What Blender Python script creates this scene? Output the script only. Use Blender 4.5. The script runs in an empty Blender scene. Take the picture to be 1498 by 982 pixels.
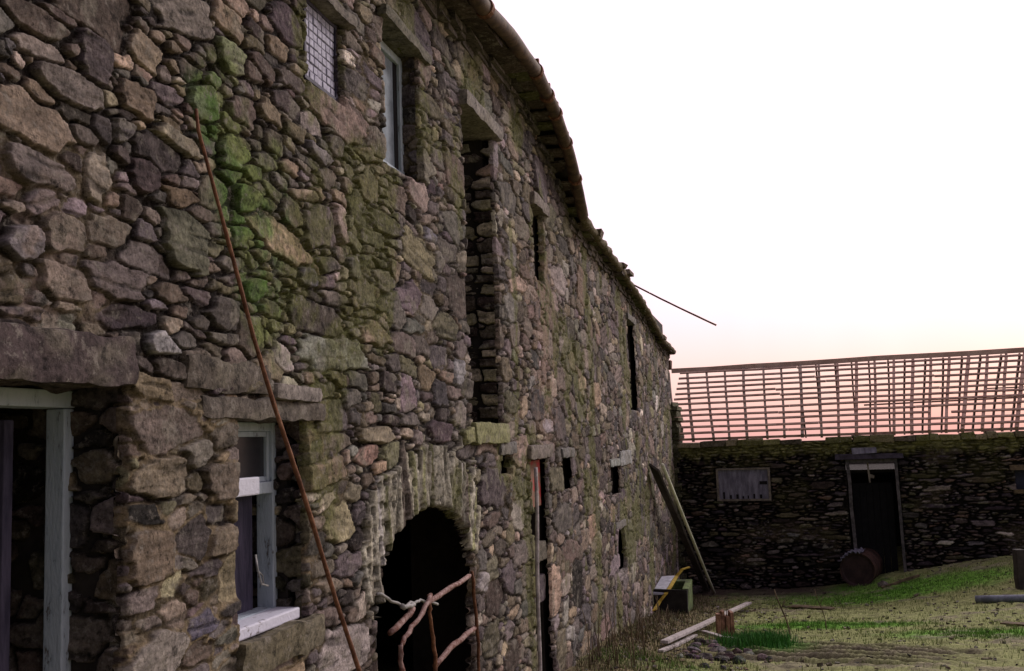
import bpy, math, random
import numpy as np
from mathutils import Vector, Matrix

random.seed(7)
rng = np.random.default_rng(11)
S = bpy.context.scene
C = S.collection

# ------------------------------------------------------------------ camera
F = 1456.0; CX, CY = 749.0, 491.0
EYE = np.array([0.0, 0.0, 2.9])
th = math.atan((645 - 491) / F); ro = math.radians(2.0)
fw = np.array([0, math.cos(th), math.sin(th)])
r0 = np.array([1.0, 0, 0]); u0 = np.array([0, -math.sin(th), math.cos(th)])
RT = math.cos(ro) * r0 - math.sin(ro) * u0
UP = math.sin(ro) * r0 + math.cos(ro) * u0
cam = bpy.data.cameras.new('camera'); co = bpy.data.objects.new('camera', cam); C.objects.link(co)
M = Matrix(((RT[0], UP[0], -fw[0], EYE[0]), (RT[1], UP[1], -fw[1], EYE[1]), (RT[2], UP[2], -fw[2], EYE[2]), (0, 0, 0, 1)))
co.matrix_world = M
cam.sensor_width = 36.0; cam.lens = 36.0 * F / 1498.0
cam.clip_start = 0.05; cam.clip_end = 2000
S.camera = co

def ray(px, py):
    return fw + (px - CX) / F * RT + (CY - py) / F * UP

# ------------------------------------------------------------------ the barn's wall line
T2 = np.array([0.25, 1.0, 0]) / math.sqrt(1.0625)        # along the wall, away from the camera
N2 = np.array([1.0, -0.25, 0]) / math.sqrt(1.0625)       # out of the wall, into the yard
P0 = np.array([-1.7625, 0, 0])
Z3 = np.array([0, 0, 1.0])
def wall_sz(px, py, off=0.0):
    d = ray(px, py); k = ((P0 + N2 * off - EYE) @ N2) / (d @ N2)
    p = EYE + d * k
    return float((p - P0) @ T2), float(p[2])
def W(s, z, h=0.0):
    return P0 + T2 * s + N2 * h + Z3 * z
def wpt(px, py, off=0.0):
    d = ray(px, py); k = ((P0 + N2 * off - EYE) @ N2) / (d @ N2)
    return EYE + d * k
# the outbuilding's wall line
CR = np.array([3.00, 19.3, 0])
E2 = np.array([1.0, -0.33, 0]); E2 /= np.linalg.norm(E2)
NF = np.array([-0.33, -1.0, 0]); NF /= np.linalg.norm(NF)  # faces the yard
def fpt(px, py, off=0.0):
    d = ray(px, py); k = ((CR + NF * off - EYE) @ NF) / (d @ NF)
    return EYE + d * k
def far_sz(px, py, off=0.0):
    p = fpt(px, py, off); return float((p - CR) @ E2), float(p[2])
def FW(s, z, h=0.0):
    return CR + E2 * s + NF * h + Z3 * z

# ------------------------------------------------------------------ noise
def _h(ix, iy, seed):
    n = (ix.astype(np.int64) * 374761393 + iy.astype(np.int64) * 668265263 + seed * 1442695041) & 0xffffffff
    n = ((n ^ (n >> 13)) * 1274126177) & 0xffffffff
    n = (n ^ (n >> 16)) & 0xffffff
    return n.astype(np.float64) / 0xffffff
def vnoise(x, y, seed=0):
    x = np.asarray(x, float); y = np.asarray(y, float)
    ix = np.floor(x); iy = np.floor(y); fx = x - ix; fy = y - iy
    fx = fx * fx * (3 - 2 * fx); fy = fy * fy * (3 - 2 * fy)
    a = _h(ix, iy, seed); b = _h(ix + 1, iy, seed); c = _h(ix, iy + 1, seed); d = _h(ix + 1, iy + 1, seed)
    return (a * (1 - fx) + b * fx) * (1 - fy) + (c * (1 - fx) + d * fx) * fy
def fbm(x, y, seed=0, oc=3):
    r = 0; a = 1.0; t = 0
    for o in range(oc):
        r = r + a * vnoise(x, y, seed + o * 17); t += a; a *= .5; x = x * 2.03 + 5.1; y = y * 2.03 + 1.7
    return r / t
def sst(a, b, x):
    t = np.clip((x - a) / (b - a), 0, 1); return t * t * (3 - 2 * t)

# ------------------------------------------------------------------ object helpers
def tag(o, label=None, cat=None, group=None, kind=None):
    if label: o['label'] = label
    if cat: o['category'] = cat
    if group: o['group'] = group
    if kind: o['kind'] = kind
    return o
def link(o, parent=None):
    C.objects.link(o)
    if parent is not None:
        o.parent = parent; o.matrix_parent_inverse = Matrix.Translation(-Vector(parent.location))
    return o
def empty(name, loc, label, cat, group=None):
    o = bpy.data.objects.new(name, None); o.location = Vector(loc); o.empty_display_size = .2; C.objects.link(o)
    return tag(o, label, cat, group)
def mesh_np(name, V, Fq, mat, parent=None, col=None, smooth=True):
    me = bpy.data.meshes.new(name)
    V = np.asarray(V, np.float32); Fq = np.asarray(Fq, np.int32)
    n, k = Fq.shape
    me.vertices.add(len(V)); me.vertices.foreach_set('co', V.ravel())
    me.loops.add(n * k); me.loops.foreach_set('vertex_index', Fq.ravel())
    me.polygons.add(n)
    me.polygons.foreach_set('loop_start', np.arange(0, n * k, k, dtype=np.int32))
    me.polygons.foreach_set('loop_total', np.full(n, k, np.int32))
    me.polygons.foreach_set('use_smooth', np.full(n, smooth))
    me.update(calc_edges=True)
    if col is not None:
        at = me.color_attributes.new('Col', 'FLOAT_COLOR', 'POINT')
        c4 = np.ones((len(V), 4), np.float32); c4[:, :3] = col
        at.data.foreach_set('color', c4.ravel())
    me.materials.append(mat)
    o = bpy.data.objects.new(name, me)
    return link(o, parent)

class MB:
    """collects faces of arbitrary size into ONE mesh"""
    def __init__(s): s.v = []; s.f = []; s.c = []
    def add(s, vs, fs, col=(1, 1, 1)):
        b = len(s.v); s.v += [tuple(map(float, v)) for v in vs]; s.f += [tuple(b + i for i in f) for f in fs]
        s.c += [tuple(col)] * len(vs)
    def box8(s, p, col=(1, 1, 1)):
        s.add(p, [(0, 3, 2, 1), (4, 5, 6, 7), (0, 1, 5, 4), (1, 2, 6, 5), (2, 3, 7, 6), (3, 0, 4, 7)], col)
    def obox(s, o, a, b, c, col=(1, 1, 1), jit=0.0):
        """box from corner o along vectors a, b, c"""
        o, a, b, c = map(np.asarray, (o, a, b, c))
        p = [o, o + a, o + a + b, o + b]; p = p + [q + c for q in p]
        if jit: p = [q + rng.normal(0, jit, 3) for q in p]
        s.box8(p, col)
    def beam(s, p0, p1, w, h, up=(0, 0, 1), col=(1, 1, 1), seg=1, wob=0.0, jit=0.0):
        p0 = np.asarray(p0, float); p1 = np.asarray(p1, float); d = p1 - p0; L = np.linalg.norm(d); d /= L
        up = np.asarray(up, float); sd = np.cross(d, up); sd /= np.linalg.norm(sd); u = np.cross(sd, d)
        rings = []
        for i in range(seg + 1):
            t = i / seg; c = p0 + (p1 - p0) * t + (sd * rng.normal(0, 1) + u * rng.normal(0, 1)) * wob
            ww = w * (1 + rng.normal(0, jit)); hh = h * (1 + rng.normal(0, jit))
            rings += [c - sd * ww / 2 - u * hh / 2, c + sd * ww / 2 - u * hh / 2, c + sd * ww / 2 + u * hh / 2, c - sd * ww / 2 + u * hh / 2]
        fs = []
        for i in range(seg):
            for k in range(4):
                a = i * 4 + k; b = i * 4 + (k + 1) % 4
                fs.append((a, b, b + 4, a + 4))
        fs.append((3, 2, 1, 0)); e = seg * 4; fs.append((e, e + 1, e + 2, e + 3))
        s.add(rings, fs, col)
    def tube(s, pts, r, n=8, col=(1, 1, 1), jit=0.0, caps=True):
        pts = [np.asarray(p, float) for p in pts]; m = len(pts)
        rr = r if hasattr(r, '__len__') else [r] * m
        vs = []; ref = np.array([0.13, 0.21, 0.97])
        for i in range(m):
            d = pts[min(i + 1, m - 1)] - pts[max(i - 1, 0)]; d /= np.linalg.norm(d)
            a = np.cross(d, ref); 
            if np.linalg.norm(a) < .05: a = np.cross(d, np.array([1, 0, 0]))
            a /= np.linalg.norm(a); b = np.cross(d, a)
            for k in range(n):
                an = 2 * math.pi * k / n; q = rr[i] * (1 + rng.normal(0, jit))
                vs.append(pts[i] + a * math.cos(an) * q + b * math.sin(an) * q)
        fs = []
        for i in range(m - 1):
            for k in range(n):
                a = i * n + k; b = i * n + (k + 1) % n
                fs.append((a, b, b + n, a + n))
        if caps:
            fs.append(tuple(range(n))[::-1]); fs.append(tuple((m - 1) * n + k for k in range(n)))
        s.add(vs, fs, col)
    def build(s, name, mat, parent=None, smooth=False, bevel=0.0):
        me = bpy.data.meshes.new(name); me.from_pydata(s.v, [], s.f); me.update()
        at = me.color_attributes.new('Col', 'FLOAT_COLOR', 'POINT')
        c4 = np.ones((len(s.v), 4), np.float32); c4[:, :3] = np.array(s.c)
        at.data.foreach_set('color', c4.ravel())
        me.materials.append(mat)
        if smooth:
            me.polygons.foreach_set('use_smooth', [True] * len(me.polygons))
        o = bpy.data.objects.new(name, me); link(o, parent)
        if bevel:
            m = o.modifiers.new('bevel', 'BEVEL'); m.width = bevel; m.segments = 2; m.limit_method = 'ANGLE'
        return o

# ------------------------------------------------------------------ materials
def new_mat(name):
    m = bpy.data.materials.new(name); m.use_nodes = True
    nt = m.node_tree; b = nt.nodes['Principled BSDF']; return m, nt, b
def mat_attr(name, rough=.85, n_scale=60, n_amt=.35, bump=.25, b_dist=.01, spec=.25, b_scale=45, speck=0):
    """base colour = vertex colour broken up with fine grain"""
    m, nt, b = new_mat(name); N = nt.nodes; L = nt.links
    at = N.new('ShaderNodeVertexColor'); at.layer_name = 'Col'
    tc = N.new('ShaderNodeTexCoord')
    no = N.new('ShaderNodeTexNoise'); no.inputs['Scale'].default_value = n_scale; no.inputs['Detail'].default_value = 6; no.inputs['Roughness'].default_value = .7
    L.new(tc.outputs['Object'], no.inputs['Vector'])
    mr = N.new('ShaderNodeMapRange'); mr.inputs[1].default_value = .3; mr.inputs[2].default_value = .7
    mr.inputs[3].default_value = 1 - n_amt; mr.inputs[4].default_value = 1 + n_amt
    L.new(no.outputs['Fac'], mr.inputs[0])
    mx = N.new('ShaderNodeVectorMath'); mx.operation = 'SCALE'
    L.new(at.outputs['Color'], mx.inputs[0]); L.new(mr.outputs[0], mx.inputs['Scale'])
    L.new(mx.outputs[0], b.inputs['Base Color'])
    if speck:
        n3 = N.new('ShaderNodeTexNoise'); n3.inputs['Scale'].default_value = speck; n3.inputs['Detail'].default_value = 9; n3.inputs['Roughness'].default_value = .8
        L.new(tc.outputs['Object'], n3.inputs['Vector'])
        m3 = N.new('ShaderNodeMapRange'); m3.inputs[1].default_value = .54; m3.inputs[2].default_value = .62; m3.inputs[3].default_value = 0; m3.inputs[4].default_value = .65
        L.new(n3.outputs['Fac'], m3.inputs[0])
        mm = N.new('ShaderNodeMix'); mm.data_type = 'RGBA'; L.new(m3.outputs[0], mm.inputs[0]); L.new(mx.outputs[0], mm.inputs[6]); mm.inputs[7].default_value = (.30, .27, .235, 1)
        m4 = N.new('ShaderNodeMapRange'); m4.inputs[1].default_value = .46; m4.inputs[2].default_value = .38; m4.inputs[3].default_value = 1; m4.inputs[4].default_value = .30
        L.new(n3.outputs['Fac'], m4.inputs[0])
        m5 = N.new('ShaderNodeVectorMath'); m5.operation = 'SCALE'; L.new(mm.outputs[2], m5.inputs[0]); L.new(m4.outputs[0], m5.inputs['Scale'])
        L.new(m5.outputs[0], b.inputs['Base Color'])
    n2 = N.new('ShaderNodeTexNoise'); n2.inputs['Scale'].default_value = b_scale; n2.inputs['Detail'].default_value = 8; n2.inputs['Roughness'].default_value = .75
    L.new(tc.outputs['Object'], n2.inputs['Vector'])
    bp = N.new('ShaderNodeBump'); bp.inputs['Strength'].default_value = bump; bp.inputs['Distance'].default_value = b_dist
    L.new(n2.outputs['Fac'], bp.inputs['Height']); L.new(bp.outputs['Normal'], b.inputs['Normal'])
    b.inputs['Roughness'].default_value = rough; b.inputs['Specular IOR Level'].default_value = spec
    return m
def mat_mix(name, c1, c2, scale=8, rough=.7, bump=.3, stretch=(1, 1, 1), lo=.4, hi=.6, metal=0, c3=None, spec=.3):
    m, nt, b = new_mat(name); N = nt.nodes; L = nt.links
    tc = N.new('ShaderNodeTexCoord'); mp = N.new('ShaderNodeMapping'); mp.inputs['Scale'].default_value = stretch
    L.new(tc.outputs['Object'], mp.inputs['Vector'])
    no = N.new('ShaderNodeTexNoise'); no.inputs['Scale'].default_value = scale; no.inputs['Detail'].default_value = 8; no.inputs['Roughness'].default_value = .7
    L.new(mp.outputs['Vector'], no.inputs['Vector'])
    cr = N.new('ShaderNodeValToRGB'); e = cr.color_ramp.elements
    e[0].position = lo; e[0].color = (*c1, 1); e[1].position = hi; e[1].color = (*c2, 1)
    if c3: x = cr.color_ramp.elements.new(min(.99, hi + .12)); x.color = (*c3, 1)
    L.new(no.outputs['Fac'], cr.inputs['Fac']); L.new(cr.outputs['Color'], b.inputs['Base Color'])
    bp = N.new('ShaderNodeBump'); bp.inputs['Strength'].default_value = bump; bp.inputs['Distance'].default_value = .006
    n2 = N.new('ShaderNodeTexNoise'); n2.inputs['Scale'].default_value = scale * 4; n2.inputs['Detail'].default_value = 6
    L.new(mp.outputs['Vector'], n2.inputs['Vector'])
    L.new(n2.outputs['Fac'], bp.inputs['Height']); L.new(bp.outputs['Normal'], b.inputs['Normal'])
    b.inputs['Roughness'].default_value = rough; b.inputs['Metallic'].default_value = metal; b.inputs['Specular IOR Level'].default_value = spec
    return m

M_STONE = mat_attr('rubble_stone', .9, 60, .55, 1.0, .02, .12, 55, 24)
M_STONEF = mat_attr('dark_rubble_stone', .9, 30, .45, .5, .02, .15, 30)
M_SLAB = mat_attr('slate_slab', .85, 40, .6, .8, .012, .15, 60, 17)
M_CORE = mat_mix('wall_core', (.02, .016, .014), (.035, .028, .024), 10, .95)
M_ROOF = mat_mix('old_slates', (.05, .045, .045), (.10, .09, .07), 6, .8, c3=(.10, .11, .04))
M_GUT = mat_mix('brown_gutter', (.05, .032, .025), (.13, .085, .055), 12, .75, stretch=(1, 1, 1), c3=(.16, .13, .07))
M_BLUE = mat_mix('blue_grey_paint', (.10, .085, .075), (.33, .39, .45), 11, .65, .5, stretch=(3, 3, 1), lo=.34, hi=.40, c3=(.40, .46, .52))
M_WHITE = mat_mix('flaking_white_paint', (.16, .14, .13), (.58, .58, .67), 14, .65, .5, lo=.36, hi=.41)
M_DOOR = mat_mix('purple_grey_door', (.03, .027, .05), (.07, .062, .10), 7, .7, .3, stretch=(4, 4, .8))
M_RUST = mat_mix('rust', (.09, .035, .018), (.22, .10, .05), 25, .85, .5, c3=(.30, .17, .11))
M_RUSTP = mat_mix('rusty_pink_paint', (.13, .05, .035), (.34, .23, .21), 30, .8, .4, c3=(.45, .34, .32))
M_GREYW = mat_mix('grey_wire', (.18, .18, .17), (.34, .33, .32), 20, .7)
M_WOOD = mat_mix('weathered_wood', (.12, .10, .085), (.26, .22, .18), 12, .85, .5, stretch=(1, 1, 1))
M_PALEW = mat_mix('pale_weathered_plank', (.26, .23, .22), (.52, .47, .46), 14, .8, .4)
M_BAT = mat_mix('roof_lath', (.34, .20, .16), (.52, .35, .28), 5, .8, .3)
M_BATG = mat_mix('mossy_rafter', (.20, .15, .12), (.36, .29, .24), 5, .85, .3, c3=(.13, .14, .06))
M_RIDGE = mat_mix('ridge_board', (.45, .30, .23), (.62, .45, .36), 4, .8, .3)
M_BLACK = mat_mix('black_void', (.006, .005, .006), (.012, .01, .012), 10, .9, .1)
M_GLASS, _nt, _b = new_mat('dusty_glass')
_b.inputs['Base Color'].default_value = (.03, .03, .035, 1); _b.inputs['Roughness'].default_value = .25
M_RED = mat_mix('red_painted_board', (.20, .11, .07), (.38, .025, .03), 7, .8, .4, lo=.50, hi=.58)
M_YEL = mat_mix('yellow_strap', (.32, .20, .02), (.50, .36, .05), 20, .7, .3)
M_CONC = mat_mix('mossy_trough', (.05, .06, .03), (.14, .20, .06), 9, .9, .5, c3=(.20, .19, .15))
M_CONCD = mat_mix('dark_trough', (.015, .012, .012), (.03, .026, .024), 9, .9, .5)
M_DRUM = mat_mix('rusty_drum', (.03, .016, .014), (.075, .035, .026), 6, .7, .4, c3=(.10, .08, .10))
M_CLOTH = mat_mix('blue_grey_sheet', (.08, .075, .11), (.2, .19, .25), 14, .8, .4)
M_PIPE = mat_mix('blue_grey_pipe', (.11, .12, .16), (.22, .24, .30), 10, .6, .3)
M_BRICK = mat_mix('orange_block', (.13, .06, .04), (.36, .20, .13), 14, .85, .5)
M_BOARD = mat_mix('boarded_window', (.12, .11, .15), (.24, .225, .29), 6, .7, .3, stretch=(3, 3, .6), c3=(.32, .30, .36))
M_STEM = mat_mix('dry_stems', (.07, .05, .03), (.18, .13, .08), 10, .9)

# ------------------------------------------------------------------ rubble masonry
PAL = np.array([(.150, .122, .104), (.125, .104, .110), (.205, .165, .125), (.075, .062, .060), (.27, .235, .205),
                (.145, .130, .088), (.235, .180, .150), (.17, .150, .145), (.11, .10, .092)])
PW = np.array([.24, .17, .12, .11, .07, .10, .05, .10, .04])
def gen_stones(s0, s1, z0, z1, classes, seed, fixed=(), scale=lambda s, z: 1.0, pack=.80, rots=.14):
    r = np.random.default_rng(seed)
    cap = 40000; A = np.zeros((cap, 8)); n = 0      # s z a b rot p protrude tone
    cols = np.zeros((cap, 3))
    for f in fixed:
        A[n] = (f['s'], f['z'], f['a'], f['b'], f.get('rot', 0), f.get('p', 4), f.get('h', .015) * .5, 0)
        cols[n] = f['col']; n += 1
    nf = n
    CELL = .5; bins = {}
    def key(s, z): return (int(s // CELL), int(z // CELL))
    for i in range(n): bins.setdefault(key(A[i, 0], A[i, 1]), []).append(i)
    for (am, bm, dens) in classes:
        cnt = int(dens * (s1 - s0) * (z1 - z0))
        cs = r.uniform(s0, s1, cnt); cz = r.uniform(z0, z1, cnt)
        fa = np.exp(r.normal(0, .28, cnt)); fb = np.exp(r.normal(0, .25, cnt))
        for k in range(cnt):
            sc = scale(cs[k], cz[k]); a = am * fa[k] * sc; b = min(bm * fb[k] * sc, a * .95)
            kx, kz = key(cs[k], cz[k]); L = []
            for i in (-1, 0, 1):
                for j in (-1, 0, 1): L += bins.get((kx + i, kz + j), ())
            if L:
                B = A[L]
                d = ((cs[k] - B[:, 0]) / (a + B[:, 2])) ** 2 + ((cz[k] - B[:, 1]) / (b + B[:, 3])) ** 2
                if d.min() < pack * pack: continue
            A[n] = (cs[k], cz[k], a, b, r.normal(0, rots), r.uniform(3, 9), r.normal(0, .0045), r.uniform())
            cols[n] = PAL[r.choice(len(PAL), p=PW)] * math.exp(r.normal(.06, .40)) * (1 + r.normal(0, .04, 3))
            bins.setdefault((kx, kz), []).append(n); n += 1
            if n >= cap: break
    return A[:n], cols[:n]

_pr = np.random.default_rng(77); POLY = np.zeros((97, 6, 2))
for _i in range(97):
    _a = (np.arange(6) + _pr.uniform(-.36, .36, 6)) * math.pi / 3 + _pr.uniform(0, 1)
    _o = _pr.uniform(.74, 1.14, 6)
    if _i % 5 < 3:
        _a[:4] = np.arange(4) * math.pi / 2 + _pr.uniform(-.24, .24, 4); _o = _pr.uniform(.80, 1.04, 6); _a[4] = _pr.uniform(0, 6.28); _o[4] = 1.12; _a[5] = _a[0]; _o[5] = _o[0]
    POLY[_i, :, 0] = np.cos(_a) / _o; POLY[_i, :, 1] = np.sin(_a) / _o
def masonry(SV, ZV, st, cols, seed=0, warp=.0065, gap=(.0015, .0035), deep=.021, fill=None, relief=.009, slate=.003):
    """heights and stone colours of rubble masonry on the grid SV x ZV"""
    A = st; SS, ZZ = np.meshgrid(SV, ZV)
    ws = SS + warp * (fbm(SS * 9, ZZ * 11, seed + 1, 3) - .5) * 2 + warp * .5 * (vnoise(SS * 45, ZZ * 45, seed + 3) - .5)
    wz = ZZ + warp * (fbm(SS * 9, ZZ * 11, seed + 2, 3) - .5) * 2 + warp * .4 * (vnoise(SS * 45, ZZ * 45, seed + 4) - .5)
    b1 = np.full(SS.shape, 9.0); b2 = np.full(SS.shape, 9.0); idx = np.zeros(SS.shape, np.int32)
    U = np.zeros(SS.shape); Vv = np.zeros(SS.shape)
    s_lo, s_hi = SV[0] - .7, SV[-1] + .7; z_lo, z_hi = ZV[0] - .7, ZV[-1] + .7
    for i in range(len(A)):
        s, z, a, b, rt, p = A[i, :6]
        if s < s_lo or s > s_hi or z < z_lo or z > z_hi: continue
        R = 1.45 * a + .05 + (.5 * b if b > a else 0); Rz = 1.45 * b + .35 * a + .05
        i0, i1 = np.searchsorted(SV, (s - R, s + R)); j0, j1 = np.searchsorted(ZV, (z - Rz, z + Rz))
        if i0 >= i1 or j0 >= j1: continue
        ds = ws[j0:j1, i0:i1] - s; dz = wz[j0:j1, i0:i1] - z
        c, sn = math.cos(rt), math.sin(rt)
        u = ds * c + dz * sn; v = -ds * sn + dz * c
        un = u / a; vn = v / b
        d = ((np.abs(un) ** p + np.abs(vn) ** p) ** (1 / p)) * .9
        for q in range(6 if b < a else 0):
            t_ = POLY[i % 97, q]; d = np.maximum(d, (un * t_[0] + vn * t_[1]))
        d = (d - 1) * min(a, b)
        w1 = b1[j0:j1, i0:i1]; w2 = b2[j0:j1, i0:i1]
        m = d < w1
        w2[:] = np.where(m, w1, np.minimum(w2, d)); w1[:] = np.where(m, d, w1)
        idx[j0:j1, i0:i1][m] = i; U[j0:j1, i0:i1][m] = u[m]; Vv[j0:j1, i0:i1][m] = v[m]
    B = A[idx]; mn = np.minimum(B[..., 2], B[..., 3])
    rnd0 = _h(idx, idx * 11 + 1, seed + 19); e = np.minimum((b2 - b1) * .5, .004 + .016 * rnd0 - b1)
    rnd = _h(idx, idx * 3 + 1, seed + 9); rnd2 = _h(idx, idx * 5 + 2, seed + 10); rnd3 = _h(idx, idx * 7 + 2, seed + 12)
    gw = gap[0] + .004 * fbm(SS * 5, ZZ * 5, seed + 5, 2)
    gs = np.clip(mn / .034, .28, 1.0); gw = gw * gs; body = sst(gw, gw + gap[1] * gs, e)
    fl = fbm(SS * 2.1, ZZ * 2.6, seed + 6, 3) if fill is None else fill(SS, ZZ)
    fl = sst(.42, .62, fl)
    dp = .007 * (fbm(SS * 60, ZZ * 60, seed + 31, 3) - .5) * 2 + deep * (1 - .62 * fl) * (.7 + .6 * vnoise(SS * 14, ZZ * 14, seed + 7))
    off = rnd * 40
    face = B[..., 6] + U * (rnd - .5) * .12 + Vv * (rnd2 - .5) * .20
    rid = np.abs(fbm(SS * 7 + off, ZZ * 12 + off, seed + 8, 3) - .5) * 2
    face += relief * (rid - .3) + relief * .5 * (fbm(SS * 38 + off, ZZ * 60, seed + 11, 2) - .5)
    face += slate * (vnoise(U * 9 + off, Vv * 130 + off, seed + 13) - .5) * (rnd3 > .4)
    crk = sst(.24, .15, vnoise(U * 5 + off, Vv * 55 + off + 2 * fbm(SS * 8, ZZ * 8, seed + 33, 2), seed + 32)) * (rnd > .35)
    face -= .004 * crk
    # rounded arris
    face -= .006 * (1 - sst(0, .008, e / gs)) * (1 - fl * .5)
    h = face * body - dp * (1 - body)
    col = cols[idx].copy()
    mot = .45 + 1.1 * fbm(SS * 16 + off, ZZ * 24 + off, seed + 20, 5)
    lay = 1 + .55 * (vnoise(U * 7 + off, Vv * 75 + off, seed + 21) - .5)
    col *= (mot * lay * (1 - .55 * crk))[..., None] * np.array((1.01, .99, .965)) * 1.22
    # lichen and lime bloom on some faces
    bl = sst(.60, .72, fbm(SS * 11 + off, ZZ * 13, seed + 22, 4)) * (rnd2 > .45) * .6
    col = col * (1 - bl[..., None]) + np.array((.27, .245, .20)) * bl[..., None]
    mcol = np.array((.020, .015, .013)) * (1 - fl[..., None]) + np.array((.125, .098, .062)) * fl[..., None]
    mcol = mcol * (.6 + .8 * vnoise(SS * 60, ZZ * 60, seed + 23))[..., None]
    col = col * body[..., None] + mcol * (1 - body[..., None])
    return SS, ZZ, h, col, body, fl

def grid_faces(nz, ns, keep=None, flip=False):
    a = (np.arange(nz - 1)[:, None] * ns + np.arange(ns - 1)[None, :])
    q = np.stack([a, a + 1, a + ns + 1, a + ns], -1)
    if flip: q = q[..., ::-1]
    q = q.reshape(-1, 4)
    if keep is not None: q = q[keep.ravel()]
    return q

# ------------------------------------------------------------------ openings of the barn (read off the photograph on the wall plane)
def op(xl, xr, yt, yb):
    ym = (yt + yb) / 2
    return [wall_sz(xl, ym)[0], wall_sz(xr, ym)[0], wall_sz(xr, yb)[1], wall_sz(xr, yt)[1]]
DOOR = op(-237, 185, 562, 900); DOOR[2] = 1.0
LWIN = op(352, 450, 612, 905)
UWIN1 = op(455, 503, 36, 150)
UWIN2 = op(566, 615, 84, 268)
TALL = op(686, 728, 208, 622)
UWIN3 = op(782, 797, 316, 414)
SLITU = op(921, 931, 478, 600)
NDOOR = op(783, 806, 668, 960); NDOOR[2] = .6
SL1 = op(824, 836, 668, 714)
SL2 = op(734, 749, 664, 692)
SL3 = op(894, 906, 680, 722)
SL4 = op(903, 914, 768, 832)
RECTS = [DOOR, LWIN, UWIN1, UWIN2, TALL, UWIN3, SLITU, NDOOR, SL1, SL2, SL3, SL4]
AS0 = wall_sz(556, 860)[0]; AS1 = wall_sz(693, 860)[0]; AC = (AS0 + AS1) / 2; AR = (AS1 - AS0) / 2
AZT = wall_sz(628, 744)[1]; ARISE = .44; AZS = AZT - ARISE
def arch_sd(s, z):
    """about the distance outside the arch opening, negative inside"""
    zz = np.maximum(z - AZS, 0)
    q = np.sqrt(((s - AC) / AR) ** 2 + (zz / ARISE) ** 2)
    return (q - 1) * ARISE * .9
def rect_sd(R, s, z):
    dx = np.maximum(R[0] - s, s - R[1]); dz = np.maximum(R[2] - z, z - R[3])
    return np.maximum(dx, dz)
def open_sd(s, z):
    d = arch_sd(s, z)
    for R in RECTS: d = np.minimum(d, rect_sd(R, s, z))
    return d

# eaves outline: photo points on the line of the gutter -> (s, z, offset from the wall)
EV = []
for (x, y, o) in [(640, -90, .2), (672, -35, .2), (706, 12, .2), (742, 52, .2), (781, 104, .2), (808, 160, .19), (829, 218, .18), (842, 270, .16), (853, 322, .12),
                  (880, 358, .11), (908, 396, .10), (930, 430, .10), (950, 462, .10), (968, 497, .10)]:
    s, z = wall_sz(x, y, o); EV.append((s, z, o))
EV = [(-3.0, EV[0][1], .2)] + EV + [(wall_sz(978, 535)[0] + .1, EV[-1][1] - .04, .1)]
EVa = np.array(EV)
SEND = EVa[-1, 0]
def eave_z(s): return np.interp(s, EVa[:, 0], EVa[:, 1])
def eave_o(s): return np.interp(s, EVa[:, 0], EVa[:, 2])

# ------------------------------------------------------------------ ground
def gz(X, Y):
    X = np.asarray(X, float); Y = np.asarray(Y, float)
    z = np.interp(Y, [-60, -5, 0, 9, 13, 17, 19.5, 24, 60, 250], [1.6, 1.45, 1.35, .80, .42, .07, 0, -.4, -4, -22])
    z = z + .62 * sst(4.8, 9.0, X) * sst(11.5, 17.5, Y)
    z = z + .18 * sst(1.3, 0.0, X - (-1.7625 + .25 * Y)) * sst(19, 10, Y)
    return z
def gfine(X, Y):
    return gz(X, Y) + .05 * (fbm(X * .9, Y * .9, 5, 3) - .5) + .03 * (fbm(X * 6, Y * 6, 6, 3) - .5) * 1.0

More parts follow.
